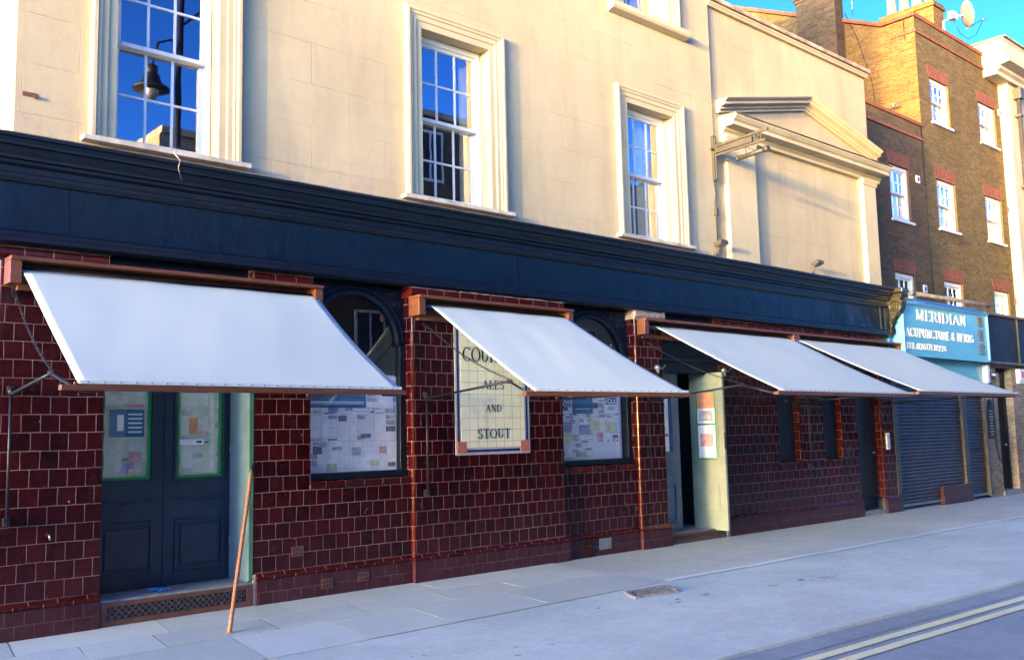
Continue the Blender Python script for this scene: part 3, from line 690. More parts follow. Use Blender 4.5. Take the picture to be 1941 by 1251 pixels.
m.box(17.10, 17.16, -.10, -.076, 3.427, 3.833); m.box(17.24, 17.36, -.12, -.0, 3.427, 3.833)
m.build('fascia_moulding', 'navyd', PUB, .003)
for x in (2.55, 7.85, 10.95, 12.9, 15.2):
    m = MB(); m.box(x, x+.012, -.079, -.0745, 3.43, 3.83); m.build('board_joint', 'navyd', PUB)
m = MB(); m.tube([(3.42, -.29, 4.33), (3.40, -.31, 4.27), (3.46, -.32, 4.20), (3.45, -.30, 4.13), (3.49, -.29, 4.02)], .0025, 5); m.tube([(3.40, -.24, 4.36), (3.36, -.30, 4.30), (3.42, -.30, 4.26), (3.47, -.26, 4.34)], .0025, 5); m.build('loose_wire', 'steel', PUB)
m = MB(); m.box(2.18, 2.30, -.005, .01, 4.63, 4.67); m.box(2.27, 2.30, -.02, -.0055, 4.62, 4.65); m.build('wall_fixing', 'rust', PUB)
# side wall around the corner at street level
m = MB(); m.box(2.045, 2.2, .02, 10, 0, 4.2); m.build('side_wall', 'tile', PUB)
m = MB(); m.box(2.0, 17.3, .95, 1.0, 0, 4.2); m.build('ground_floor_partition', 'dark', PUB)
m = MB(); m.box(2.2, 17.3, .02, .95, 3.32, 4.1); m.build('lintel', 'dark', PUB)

# ---- tiled ground floor
def tiled(x0, x1, z0, z1, y, mat, name='tiled_wall', t=.3, lc=False, rc=False):
    m = MB(); r = .028
    xa, xb = x0+(r if lc else 0), x1-(r if rc else 0)
    m.face([(xa, y, z0), (xb, y, z0), (xb, y, z1), (xa, y, z1)])
    m.face([(x0, y+(r if lc else 0), z0), (x0, y+(r if lc else 0), z1), (x0, y+t, z1), (x0, y+t, z0)])
    m.face([(x1, y+(r if rc else 0), z0), (x1, y+t, z0), (x1, y+t, z1), (x1, y+(r if rc else 0), z1)])
    m.face([(xa, y, z1), (xb, y, z1), (xb, y+t, z1), (xa, y+t, z1)])
    m.build(name, mat, PUB)
    for flag, cx, a0 in ((lc, x0+r, 180), (rc, x1-r, 270)):
        if flag:
            m = MB(); N = 6; q = [(cx+r*math.cos(R(a0+90*i/N)), y+r+r*math.sin(R(a0+90*i/N))) for i in range(N+1)]
            for (a, b), (c, d) in zip(q, q[1:]): m.face([(a, b, z0), (c, d, z0), (c, d, z1), (a, b, z1)], True)
            m.build('corner_bead', 'corner', PUB)
def plinth(x0, x1, y, rough=False):
    m = MB(); m.box(x0, x1, y-.035, y+.02, 0, .243); m.build('plinth', 'plinth', PUB, .004)
    m = MB(); m.extr([(y+.01, .245), (y-.035, .245), (y-.048, .258), (y-.048, .278), (y-.03, .293), (y-.012, .309), (y+.01, .309)], x0-.0, x1+.0); m.build('plinth_moulding', 'cap', PUB)
ZT = 3.19
def cap(x0, x1, y, mat='cap'):
    m = MB(); m.extr([(y+.2, ZT-.02), (y-.012, ZT-.02), (y-.012, ZT), (y-.03, ZT+.006), (y-.045, ZT+.03), (y-.045, ZT+.065), (y-.03, ZT+.088), (y+.2, ZT+.09)], x0, x1); m.build('cap_course', mat, PUB)
    m = MB(); rs = random.Random(int(x0*100)); x = x0-.01
    while x < x1:
        w_ = rs.uniform(.03, .12); h_ = rs.uniform(.004, .018); m.box(x, min(x+w_, x1+.01), y-.042+rs.uniform(-.004, .012), y+.1, ZT+.089, ZT+.092+h_); x += w_
    m.build('mortar_bed', 'dirtycap', PUB)
# P1
tiled(2.05, 2.93, .31, ZT-.02, 0, 'tile', lc=True); plinth(2.02, 2.93, 0); cap(2.03, 2.94, 0)
# P2 left of window one + stall riser
tiled(4.375, 5.01, .31, ZT-.02, 0, 'tile', lc=True); tiled(5.0101, 6.27, .31, 1.10, 0, 'tile', t=.3); plinth(4.40, 6.27, 0); cap(4.34, 5.02, 0, 'cap')
m = MB(); m.extr([(.14, 1.175), (-.022, 1.165), (-.034, 1.15), (-.034, 1.115), (-.022, 1.10), (.14, 1.10)], 5.0, 6.262); m.build('tiled_sill', 'cap', PUB)
# P3 with the tiled sign
PY = -.06
tiled(6.265, 8.64, .31, ZT-.02, PY, 'tile', lc=True, rc=True, t=.3); plinth(6.25, 8.66, PY); cap(6.24, 8.66, PY)
# P3-bay2 stall riser
tiled(8.641, 10.09, .31, 1.10, 0, 'tile'); plinth(8.67, 10.08, 0)
m = MB(); m.extr([(.14, 1.175), (-.022, 1.165), (-.034, 1.15), (-.034, 1.115), (-.022, 1.10), (.14, 1.10)], 8.642, 10.085); m.build('tiled_sill', 'cap', PUB)
# P4
tiled(10.09, 10.67, .31, ZT-.02, PY, 'tile', lc=True, rc=True); plinth(10.06, 10.70, PY); cap(10.06, 10.70, PY, 'dirtycap')
# wing
SW = [(13.62, 14.26), (15.02, 15.62)]
m = MB(); wall_holes(m, 12.06, 16.16, .31, ZT-.02, 0, [(a, b, 1.05, 2.55) for a, b in SW], .13); m.face([(12.06, 0, .31), (12.06, 0, ZT-.02), (12.06, .5, ZT-.02), (12.06, .5, .31)])
m.face([(16.16, 0, .31), (16.16, .4, .31), (16.16, .4, ZT-.02), (16.16, 0, ZT-.02)]); m.build('tiled_wall', 'tilew', PUB)
plinth(12.03, 16.18, 0); cap(11.98, 17.33, 0)
for a, b in SW:
    m = MB(); m.box(a+.012, b-.012, .10, .125, 1.06, 2.54); p_ = m.build('window_board', 'winpanel', PUB)
    m = MB(); m.box(b-.03, b+.002, -.004, .13, 1.05, 2.55); m.build('corner_bead', 'corner', PUB)
    m = MB(); m.box(a-.02, b+.06, -.012, .12, 1.02, 1.052); m.build('tiled_sill', 'cap', PUB)
m = MB(); m.box(16.16, 17.0, .0, .3, 2.6, ZT-.02); m.build('tiled_wall', 'tilew', PUB)
tiled(16.99, 17.46, .31, ZT-.02, -.03, 'tilew', t=.6, lc=True); plinth(16.97, 17.47, -.03)
m = MB(); m.box(16.2, 16.98, .3, .9, 0, .10); m.box(16.17, 16.97, -.02, .299, 0, .09); m.build('door_step', 'stone', PUB)
# side door (dark)
m = MB(); m.box(16.17, 16.985, .12, .16, .11, 2.6); d_ = m.build('door', 'winpanel', PUB)
m = MB()
for z0, z1 in ((.3, 1.05), (1.25, 2.3)): m.box(16.3, 16.85, .108, .119, z0, z1)
m.build('door_panel', 'navyd', d_, .012)
m = MB(); m.lathe([(0, -.04), (.022, -.035), (.025, -.02), (.01, -.012), (.01, 0)], (16.88, .119, 1.12), 12, (0, 1, 0)); m.build('door_knob', 'steel', d_)

# ---- arched shop windows
def arch_window(x0, x1, z0, z1, cx, rad, zs, rightframe=.075):
    y = .10
    m = MB()                                     # spandrel board with a round-headed opening
    N = 28; arc = [(cx+rad*math.cos(R(180-180*i/N)), zs+rad*math.sin(R(180-180*i/N))) for i in range(N+1)]
    for (a, b), (c, d) in zip(arc, arc[1:]):
        m.face([(a, y, b), (c, y, d), (c, y, z1), (a, y, z1)]); m.face([(a, y, b), (a, y+.08, b), (c, y+.08, d), (c, y, d)], True)
    xr = cx+rad; xl = cx-rad
    m.box(x0, xl, y, y+.08, zs-.0, z1); m.box(xr, x1, y, y+.08, zs, z1)
    W = m.build('shop_window', 'navyd', PUB)
    m = MB(); m.box(x0, x0+.03, y-.01, y+.1, z0+.07, zs); m.box(x1-rightframe, x1-.0, y-.03, y+.1, z0+.07, zs-.002); m.box(x0, x1, y-.06, y+.1, z0, z0+.068); m.build('frame', 'navyd', W, .004)
    m = MB(); m.tube([(a, y-.005, b) for a, b in arc], .034, 8); m.tube([(cx+(rad+.075)*math.cos(R(180-180*i/N)), y-.002, zs+(rad+.075)*math.sin(R(180-180*i/N))) for i in range(N+1) if zs+(rad+.075)*math.sin(R(180-180*i/N)) < z1-.01], .018, 6); m.build('arch_moulding', 'navyd', W)
    m = MB()                                     # cast scroll work in the right corner
    rs = random.Random(3)
    for sx, bx_ in ((1, x1), (-1, x0)):
        for k_ in range(22):
            u, v = rs.random(), rs.random()
            px, pz = bx_-sx*(.05+u*.42), z1-.05-v*.62
            if math.hypot(px-cx, pz-zs) < rad+.12 or not x0 < px < x1: continue
            r0 = rs.uniform(.03, .055); ph = rs.random()*6
            m.tube([(px+r0*(1-t/14)*math.cos(ph+t*.75), y-.012-.001*t, pz+r0*(1-t/14)*math.sin(ph+t*.75)) for t in range(12)], .010, 5)
            m.lathe([(.0, -.03), (.012, -.022), (.018, 0)], (px, y, pz), 8, (0, 1, 0))
    m.build('cast_scrollwork', 'navyd', W)
    m = MB(); m.face([(x0+.03, y+.02, z0+.07), (x1-rightframe, y+.02, z0+.07), (x1-rightframe, y+.02, z1-.02), (x0+.03, y+.02, z1-.02)]); m.build('glass', 'glass2', W)
    return W
W1 = arch_window(5.012, 6.262, 1.175, 3.27, 5.60, .58, 2.62)
W2 = arch_window(8.645, 10.088, 1.175, 3.27, 9.35, .645, 2.53)
m = MB(); m.box(6.262, 6.30, .10, .3, 1.1, 3.27); m.box(5.0, 5.011, .03, .3, 1.1, 3.27); m.build('window_jamb', 'tile', PUB)

def sheet(parent, x0, x1, z0, z1, y, kind=0, seed=0, tilt=0., pics=True, name='newspaper', heads=True):
    """one pasted newspaper sheet: grey text columns, headlines and small photographs"""
    rs = random.Random(seed); m = MB(); cx, cz = (x0+x1)/2, (z0+z1)/2; c, s_ = math.cos(tilt), math.sin(tilt)
    def q(a, b, p, r, dy, k_):
        m.mat(k_); pts = [(a, p), (b, p), (b, r), (a, r)]
        m.face([(cx+(u-cx)*c-(v-cz)*s_, y-dy, cz+(u-cx)*s_+(v-cz)*c) for u, v in pts])
    q(x0-.004, x1+.004, z0-.004, z1+.004, -.0006, 7)
    q(x0, x1, z0, z1, 0, 0)
    if pics:
        W_, H_ = x1-x0, z1-z0; nc = max(2, int(W_/.06)); cw = (W_-.02)/nc; busy = {}
        if heads: q(x0+.012, x0+.012+W_*rs.uniform(.4, .9), z1-.032, z1-.014, .0006, rs.choice((6, 6, 2, 8)))
        for c_ in range(nc):
            z = z1-.045
            while z > z0+.03:
                h_ = rs.uniform(.03, .10); lo = max(z-h_, z0+.012); kd = rs.random()
                a0, a1 = x0+.01+c_*cw+.003, x0+.01+(c_+1)*cw-.003
                if kd < .22 and c_ < nc-1: a1 = min(a1+cw, x1-.01); q(a0, a1, lo, z, .0012+c_*.00008, rs.choice((2, 2, 6, 3, 4, 5, 2)))
                elif kd < .80:
                    zz = z
                    while zz > lo+.008: q(a0, a1-rs.uniform(0, .006), zz-.006, zz, .0006, 8); zz -= .0115
                z = lo-.012
    return m.build(name, [['paper', 'paper2', 'paperg', 'pw'][kind], 'pw', 'p1', 'p2', 'p3', 'p4', 'p6', 'pshade', 'ptext'], parent)
def collage(W, x0, x1, z0, z1, y, seed, kinds=(0, 0, 1), sw=.26, sh=.33):
    rs = random.Random(seed); z = z0; n_ = 0
    while z < z1-.05:
        x = x0-rs.random()*.1; h_ = sh*rs.uniform(.8, 1.15)
        while x < x1-.02:
            w_ = sw*rs.uniform(.7, 1.2); a, b = max(x, x0), min(x+w_+.03, x1)
            if b-a > .04:
                n_ += 1; sheet(W, a, b, max(z-.02, z0), min(z+h_+.02, z1), y-.002-rs.random()*.010, rs.choice(kinds), seed*100+n_, rs.uniform(-.01, .01))
            x += w_
        z += h_
# bay one
yP = .165
m = MB(); m.face([(5.04, .19, 1.24), (6.187, .19, 1.24), (6.187, .19, 2.30), (5.04, .19, 2.30)]); m.build('newspaper', 'paper', W1)
collage(W1, 5.045, 6.18, 1.245, 2.0, .150, 5)
collage(W1, 5.62, 6.18, 1.9, 2.28, .150, 8, sw=.24)
m = MB(); m.box(5.045, 5.77, .130, .132, 1.93, 2.30); P_ = m.build('poster', 'pblue', W1)
m = MB()
for i in range(7): m.box(5.06+i*.1, 5.115+i*.1, .1285, .1295, 2.155, 2.175)
m.box(5.06, 5.74, .1285, .1295, 1.985, 1.998); m.box(5.06, 5.74, .1285, .1295, 1.97, 1.976); m.build('printed_text', 'pw', W1)
m = MB(); m.box(5.775, 5.93, .130, .131, 2.09, 2.18); m.build('masthead', 'ink', W1)
sans('SUN', 'headline', 'pw', W1, 5.785, 2.10, .062, .1292, bold=.0015)
sheet(W1, 5.775, 5.93, 1.93, 2.085, .133, 0, 77)
sheet(W1, 5.94, 6.13, 1.925, 2.20, .133, 3, 41)
# bay two
m = MB(); m.face([(8.68, .19, 1.24), (10.01, .19, 1.24), (10.01, .19, 2.35), (8.68, .19, 2.35)]); m.build('newspaper', 'paper', W2)
collage(W2, 8.685, 9.93, 1.25, 2.15, .160, 15, sw=.25, sh=.30)
collage(W2, 8.685, 9.93, 2.05, 2.35, .156, 17, sw=.24, sh=.3)
m = MB(); m.box(9.0, 9.38, .130, .132, 1.86, 2.3); m.build('poster', 'pblue', W2)
m = MB()
for i in range(3): m.box(9.04+i*.11, 9.12+i*.11, .1285, .1295, 2.06, 2.078)
m.box(9.05, 9.33, .1285, .1295, 1.92, 1.928); m.build('printed_text', 'pw', W2)
for xx in (8.76, 9.66):
    sheet(W2, xx-.05, xx+.23, 1.86, 2.25, .136, 3, int(xx*10), heads=False)
    m = MB(); m.box(xx-.03, xx+.2, .131, .132, 1.985, 2.075); m.build('masthead', 'ink', W2)
    sans('FOUL', 'headline', 'pw', W2, xx-.02, 1.995, .065, .1302, bold=.0018)
for xx, zz in ((8.74, 1.70), (9.12, 1.66)):
    m = MB(); m.box(xx, xx+.22, .138, .139, zz-.08, zz+.05); m.build('printed_photo', 'p3', W2)
for xx, zz in ((9.32, 1.70), (8.8, 1.55), (9.62, 1.68)):
    m = MB(); m.box(xx, xx+.2, .1375, .1385, zz-.07, zz+.07); m.build('printed_photo', 'p4', W2)

# ---- entrance one: recess, step, double doors
DY = .43
m = MB(); m.box(2.93, 4.375, .0, .95, .0, .235); m.build('threshold', 'stone', PUB)
def grille(x0, x1, z0, z1, y, cols):
    m = MB(); m.box(x0, x1, y-.012, y-.001, z0, z0+.045); m.box(x0, x1, y-.012, y-.001, z1-.04, z1); m.box(x0, x0+.05, y-.012, y-.001, z0+.0455, z1-.0405); m.box(x1-.05, x1, y-.012, y-.001, z0+.0455, z1-.0405)
    g_ = m.build('vent_grille', 'rust', PUB, .002)
    m = MB(); m.box(x0+.05, x1-.05, y-.002, y-.0005, z0+.045, z1-.04); m.build('vent_shadow', 'ink', g_)
    m = MB(); zc0, zc1 = z0+.045, z1-.04; n_ = 4; ch = (zc1-zc0)/n_; cw = (x1-x0-.1)/cols
    for r in range(n_+1):
        for c_ in range(cols):
            ox = x0+.05+c_*cw+(cw/2 if r % 2 else 0); zz = zc0+r*ch
            if ox+cw > x1-.05: continue
            m.beam((ox, y-.008, zz), (ox+cw*.6, y-.008, zz), .008, .010)
            if r < n_:
                m.beam((ox+cw*.6, y-.008, zz), (ox+cw*.75, y-.008, zz+ch), .007, .009); m.beam((ox, y-.008, zz), (ox-cw*.15, y-.008, zz+ch), .007, .009)
    m.build('honeycomb_bars', 'mesh', g_)
grille(2.945, 4.36, .015, .215, 0, 22)
m = MB(); m.box(4.377, 4.46, -.005, .012, .0, .30); m.build('exposed_render', 'fardream', PUB)
def leaf(x0, x1, z0, z1, Y, mat, kind):
    m = MB(); gx0, gx1, gz0, gz1 = x0+.115, x1-.13, 1.255, 3.0
    wall_holes(m, x0, x1, z0, z1, Y, [(gx0, gx1, gz0, gz1)], .05); D = m.build('door', mat, PUB, .002)
    m = MB()
    def frm(a, b, c, d, w_, y0, y1):
        m.box(a, a+w_, y0, y1, c, d); m.box(b-w_, b, y0, y1, c, d); m.box(a+w_, b-w_, y0, y1, c, c+w_); m.box(a+w_, b-w_, y0, y1, d-w_, d)
    frm(gx0-.03, gx1+.03, gz0-.03, gz1+.03, .028, Y-.022, Y-.001); frm(x0+.10, x1-.10, z0+.13, z0+.62, .03, Y-.022, Y-.001)
    m.box(x0+.16, x1-.16, Y-.016, Y-.001, z0+.19, z0+.56)
    zr = z0+.80; m.box(x0+.1, (x0+x1)/2-.035, Y-.016, Y-.001, zr, zr+.02); m.box((x0+x1)/2+.035, x1-.1, Y-.016, Y-.001, zr, zr+.02); m.box((x0+x1)/2-.04, (x0+x1)/2+.04, Y-.018, Y-.001, zr-.025, zr-.003)
    m.build('door_moulding', mat, D, .006)
    m = MB(); m.face([(gx0, Y+.015, gz0), (gx1, Y+.015, gz0), (gx1, Y+.015, gz1), (gx0, Y+.015, gz1)]); m.build('glass', 'glass2', D)
    m = MB(); t = .028
    wv = lambda z: .004*math.sin(z*23)
    N = 24
    for i in range(N):
        a = gz0+t+(2.4-gz0-t)*i/N; b = gz0+t+(2.4-gz0-t)*(i+1)/N
        m.face([(gx0, Y+.008, a), (gx0+t+wv(a), Y+.008, a), (gx0+t+wv(b), Y+.008, b), (gx0, Y+.008, b)]); m.face([(gx1-t*1.2-wv(a+.4), Y+.008, a), (gx1, Y+.008, a), (gx1, Y+.008, b), (gx1-t*1.2-wv(b+.4), Y+.008, b)])
    m.face([(gx0, Y+.008, gz0), (gx1, Y+.008, gz0), (gx1, Y+.008, gz0+t), (gx0, Y+.008, gz0+t)]); m.build('masking_tape', 'tape', D)
    return D, gx0, gx1, gz0, gz1
D1, a, b, c, d = leaf(2.945, 3.655, .24, 3.2, DY, 'doornavy', 0)
sheet(D1, a+.005, b-.005, c+.01, 2.6, DY+.034, 2, 301); sheet(D1, a+.06, b-.05, 1.62, 1.95, DY+.028, 2, 302, pics=False)
m = MB(); m.box(a+.075, b-.06, DY+.024, DY+.026, 1.66, 1.92); m.build('poster', 'pblue', D1)
m = MB(); m.box(a+.15, a+.21, DY+.021, DY+.023, 1.72, 1.87)
for i in range(5): m.box(a+.25, b-.08, DY+.021, DY+.023, 1.70+i*.042, 1.715+i*.042)
m.build('printed_text', 'paper', D1)
m = MB(); m.box(a+.23, b-.06, DY+.025, DY+.027, 1.945, 1.975); m.build('headline_bar', 'p2', D1)
D2, a, b, c, d = leaf(3.665, 4.372, .24, 3.2, DY+.002, 'doornavy', 0)
sheet(D2, a+.005, b-.005, c+.01, 2.6, DY+.036, 2, 311); sheet(D2, a+.05, b-.05, 1.30, 1.62, DY+.031, 2, 318); sheet(D2, a+.04, b-.06, 1.66, 2.12, DY+.031, 2, 323)
m = MB(); m.box(a+.13, a+.22, DY+.026, DY+.028, 1.68, 1.84); m.build('printed_photo', 'p5', D2)
m = MB(); m.box(a+.03, a+.27, DY-.006, DY-.004, 1.575, 1.625); m.build('paper_notice', 'pw', D2)
m = MB(); m.box(a+.19, a+.225, DY-.008, DY-.0065, 1.592, 1.610); m.mesh([(a+.225, DY-.0075, 1.583), (a+.26, DY-.0075, 1.601), (a+.225, DY-.0075, 1.619)], [(0, 1, 2)])
for i in range(2): m.box(a+.045, a+.16, DY-.0075, DY-.0065, 1.588+i*.02, 1.592+i*.02)
m.build('notice_arrow', 'ink', D2)
for z in (1.53, .62):
    m = MB(); m.tube([(4.33, DY-.012, z-.04), (4.33, DY-.012, z+.04)], .007, 8); m.build('hinge', 'steel', D2)
m = MB(); m.box(3.652, 3.668, DY-.014, DY-.003, .24, 3.1); m.build('meeting_bead', 'doornavy', PUB, .003)
m = MB(); m.box(4.33, 4.374, .035, DY-.002, .236, 3.27); m.build('door_jamb', 'navyl', PUB)
m = MB(); m.box(4.33, 4.374, -.004, .034, .25, 3.2); m.build('door_architrave', plain('pale_green_paint', (.06, .15, .11), .5, .3), PUB)
m = MB(); m.box(2.93, 4.375, .05, .5, 3.0, 3.3); m.build('door_head', 'navyd', PUB)

# ---- entrance two
m = MB(); m.box(10.67, 12.06, -.03, .95, .0, .15); m.build('threshold', 'stone', PUB)
grille(10.70, 12.02, .015, .145, -.031, 22)
m = MB(); m.box(12.03, 12.10, -.05, .02, .0, .30); m.build('exposed_render', 'stone', PUB)
m = MB(); m.box(10.67, 12.06, .02, .32, 2.50, 3.3); m.box(10.67, 12.06, .0, .3, 2.45, 2.52); m.build('door_head', 'navyd', PUB)
m = MB(); m.extr([(.02, 2.62), (-.01, 2.62), (-.02, 2.65), (-.02, 2.67), (.02, 2.69)], 10.67, 12.06); m.build('door_head_moulding', 'navyd', PUB)
m = MB(); m.box(11.78, 12.06, .25, .36, .15, 2.5); m.build('door_post', 'navyl', PUB)
D3Y = .28; m = MB(); wall_holes(m, 10.70, 11.40, .16, 2.46, D3Y, [(10.80, 11.20, 1.3, 2.32)], .05); D3 = m.build('door', 'navyl', PUB, .002)
m = MB()
for (a, b, c, d) in ((10.78, 11.24, 1.27, 2.36), (10.80, 11.27, .28, .82)):
    w_ = .03; m.box(a, a+w_, D3Y-.022, D3Y-.001, c, d); m.box(b-w_, b, D3Y-.022, D3Y-.001, c, d); m.box(a+w_, b-w_, D3Y-.022, D3Y-.001, c, c+w_); m.box(a+w_, b-w_, D3Y-.022, D3Y-.001, d-w_, d)
m.box(10.87, 11.2, D3Y-.014, D3Y-.001, .34, .76)
for z in (.98, 1.08): m.box(10.82, 11.22, D3Y-.014, D3Y-.001, z, z+.03)
m.build('door_moulding', 'navyl', D3, .005)
sheet(D3, 10.81, 11.19, 1.31, 2.3, D3Y+.03, 0, 401); m = MB(); m.face([(10.8, D3Y+.01, 1.3), (11.2, D3Y+.01, 1.3), (11.2, D3Y+.01, 2.32), (10.8, D3Y+.01, 2.32)]); m.build('glass', 'glass2', D3)
# inner passage wall, lighter
m = MB(); m.box(11.40, 12.0, .9, .93, .15, 2.5); m.build('lobby_wall', 'fardream', PUB)
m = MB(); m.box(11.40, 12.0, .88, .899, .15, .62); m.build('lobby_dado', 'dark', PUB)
# sage green leaf, swung outwards
gx = 11.76; G = thing
m = MB(); ya, yb = -.27, .34; m.box(gx, gx+.045, ya, yb, .13, 2.46); D4 = m.build('door', 'green', PUB, .003); D4['label'] = 'sage green door leaf standing open towards the street'
m = MB()
def xfr(a, b, c, d, w_, dx=.014):
    m.box(gx-dx, gx-.001, a, a+w_, c, d); m.box(gx-dx, gx-.001, b-w_, b, c, d); m.box(gx-dx, gx-.001, a+w_, b-w_, c, c+w_); m.box(gx-dx, gx-.001, a+w_, b-w_, d-w_, d)
xfr(ya+.10, yb-.09, 1.18, 2.30, .018); xfr(ya+.12, yb-.12, .42, .80, .016); m.box(gx-.008, gx-.001, ya+.15, yb-.15, .45, .77)
m.build('door_moulding', 'green', D4, .004)
m = MB(); xfr(ya+.135, yb-.115, 1.16, 2.19, .02, .006); m.box(gx-.006, gx-.001, ya+.155, yb-.135, 1.68, 1.705); m.build('masking_tape', 'tape', D4)
m = MB(); m.box(gx-.004, gx-.001, ya+.157, yb-.137, 1.182, 1.678); m.box(gx-.004, gx-.001, ya+.157, yb-.137, 1.707, 1.93); m.build('paper_notice', 'pw', D4)
m = MB(); m.box(gx-.004, gx-.001, ya+.157, yb-.137, 1.932, 2.168); m.build('orange_notice', 'p5', D4)
m = MB(); m.box(gx-.006, gx-.0045, ya+.2, yb-.18, 1.36, 1.55); m.build('printed_photo', 'p2', D4)
m = MB(); m.box(gx-.006, gx-.0045, ya+.19, yb-.17, 1.74, 1.90); m.build('printed_photo', 'p1', D4)
m = MB(); m.box(gx-.002, gx+.03, ya-.004, ya+.001, 1.32, 1.56); m.build('lock_plate', 'ink', D4)

# intercom, vents in the tiles
m = MB(); m.box(17.12, 17.24, -.055, -.031, 1.17, 1.48); I_ = tag(m.build('intercom', 'plasticw', None, .006), 'small white intercom panel on the tiled pier beside the shutter', 'intercom')
m = MB(); m.box(17.15, 17.21, -.058, -.0555, 1.36, 1.44); m.build('speaker_slot', 'p1', I_)
for i in range(4): m = MB(); m.box(17.15, 17.21, -.058, -.0555, 1.20+i*.035, 1.222+i*.035); m.build('button', 'p1', I_)
for x, z in ((5.18, .13), (5.62, .15), (4.86, .48)):
    m = MB()
    m.box(x-.07, x+.07, -.0395, -.036, z-.05, z+.05) if z < .3 else m.box(x-.07, x+.07, -.004, -.001, z-.05, z+.05)
    q_ = m.build('air_brick', 'rust', PUB); m = MB(); yy = -.0415 if z < .3 else -.006
    for i in range(3):
        for j in range(2): m.box(x-.055+i*.04, x-.03+i*.04, yy, yy+.0015, z-.035+j*.04, z-.01+j*.04)
    m.build('vent_hole', 'ink', q_)
m = MB(); m.box(9.25, 9.48, -.04, -.0355, .08, .22); m.build('mortar_patch', 'stone', PUB)
m = MB(); m.box(9.02, 9.10, -.052, -.0355, .0, .235); m.build('tile_block', 'corner', PUB)
# anchor plugs left in the tiles
rs = random.Random(5)
for i in range(9):
    seg = rs.choice(((2.15, 2.85, 0), (4.45, 4.95, 0), (5.1, 6.2, 0), (6.35, 8.55, PY), (8.75, 10.0, 0), (12.2, 13.5, 0)))
    x, z = rs.uniform(seg[0], seg[1]), rs.uniform(.5, 2.0) if seg[0] not in (5.1, 8.75) else rs.uniform(.6, 1.05)
    if 6.85 < x < 8.1 and z > 1.3: continue
    m = MB(); m.lathe([(.0, -.006), (.008, -.005), (.011, 0)], (x, seg[2], z), 8, (0, 1, 0)); m.build('wall_plug', 'mesh', PUB)
# tap / hook on pier one
m = MB(); m.tube([(2.50, 0, .84), (2.50, -.03, .84), (2.505, -.035, .80)], .008, 6); m.lathe([(.02, -.004), (.02, 0)], (2.5, 0, .845), 10, (0, 1, 0)); m.build('tap', 'steel', PUB)
m = MB(); m.tube([(2.13, .0, 0), (2.13, .0, .02)], .01); 
# console bracket at the end of the fascia
CN = thing('console_bracket', 'scrolled cast console bracket at the right end of the fascia', 'bracket', (17.5, 0, 3.3))
prof = [(0, 3.28), (-.06, 3.28), (-.08, 3.33), (-.10, 3.45), (-.13, 3.56), (-.20, 3.66), (-.30, 3.75), (-.36, 3.84), (-.37, 3.93), (-.33, 4.0), (-.36, 4.02), (-.38, 4.10), (0, 4.12)]
m = MB(); m.extr(prof, 17.42, 17.60); m.build('body', 'gold', CN, .006)
m = MB(); m.box(17.365, 17.66, -.42, .0, 4.122, 4.20); m.box(17.37, 17.419, -.10, .0, 3.29, 4.12); m.build('cap', 'gold', CN, .01)
m = MB()
def spiral(x, cy, cz, r, turns, ph, d):
    return [(x, cy+d*r*(1-t/40)*math.cos(ph+t*turns*2*math.pi/40), cz+r*(1-t/40)*math.sin(ph+t*turns*2*math.pi/40)) for t in range(37)]
m.tube(spiral(17.408, -.22, 3.86, .135, 2.0, -1.2, -1), .018, 6); m.tube(spiral(17.408, -.085, 3.50, .075, 1.6, 1.8, 1), .014, 6)
m.tube([(17.408, -.10, 3.42), (17.408, -.12, 3.55), (17.408, -.18, 3.64), (17.408, -.26, 3.71)], .018, 6)
rs = random.Random(9)
for i in range(26):
    t = i/26; yy = -.09-.26*max(0, min(1, (t-.25)*1.5)); zz = 3.36+.62*t
    for sx in (-1, 1):
        m.tube([(17.51+sx*.01, yy-.012, zz), (17.51+sx*.05, yy-.04-.01*math.sin(i), zz+.015), (17.51+sx*.085, yy-.01, zz-.02)], [.012, .016, .006], 5)
m.build('scroll_leaf', 'gold', CN)

# ------------------------------------------------------------------ tiled pub sign on the pier
SG = thing('tiled_wall_sign', 'cream tile panel lettered ales and stout with blue border on the pier', 'wall sign', (7.45, PY, 2.1))
sx0, sx1, sz0, sz1 = 6.86, 8.03, 1.375, 3.0
y = PY
m = MB(); m.box(sx0, sx1, y-.008, y-.0005, sz0, sz1); m.build('edging', 'signgrey', SG, .002)
m = MB(); b_ = .03
for (a, b, c, d) in ((sx0+b_, sx0+b_+.032, sz0+.16, sz1-.16), (sx1-b_-.032, sx1-b_, sz0+.16, sz1-.16), (sx0+.17, sx1-.17, sz0+b_, sz0+b_+.032), (sx0+.17, sx1-.17, sz1-b_-.032, sz1-b_)): m.box(a, b, y-.011, y-.0085, c, d)
m.build('border', 'signblue', SG)
m = MB(); q = .085; m.box(sx0+q, sx1-q, y-.0125, y-.0085, sz0+q, sz1-q); m.build('panel', 'signcream', SG)
m = MB()
for (a, c) in ((sx0+.022, sz0+.022), (sx1-.157, sz0+.022), (sx0+.022, sz1-.157), (sx1-.157, sz1-.157)): m.box(a, a+.135, y-.016, y-.0085, c, c+.135)
m.build('corner_tile', 'signpink', SG)
mid = (sx0+sx1)/2
for txt, zb, h_, xc in (('COURAGE', 2.475, .158, .93), ('ALES', 2.15, .10, .34), ('AND', 1.88, .08, .25), ('STOUT', 1.565, .11, .51)):
    sp_ = .06 if txt == 'COURAGE' else .14
    xs_ = xc/text_width(txt, h_, sp_, 1.); wd = xc; m = MB(); serif(m, txt, mid-wd/2+.0, zb-.0, h_, y-.013, .002, .17, .065, sp_, xs_); m.build('lettering', 'letter', SG)

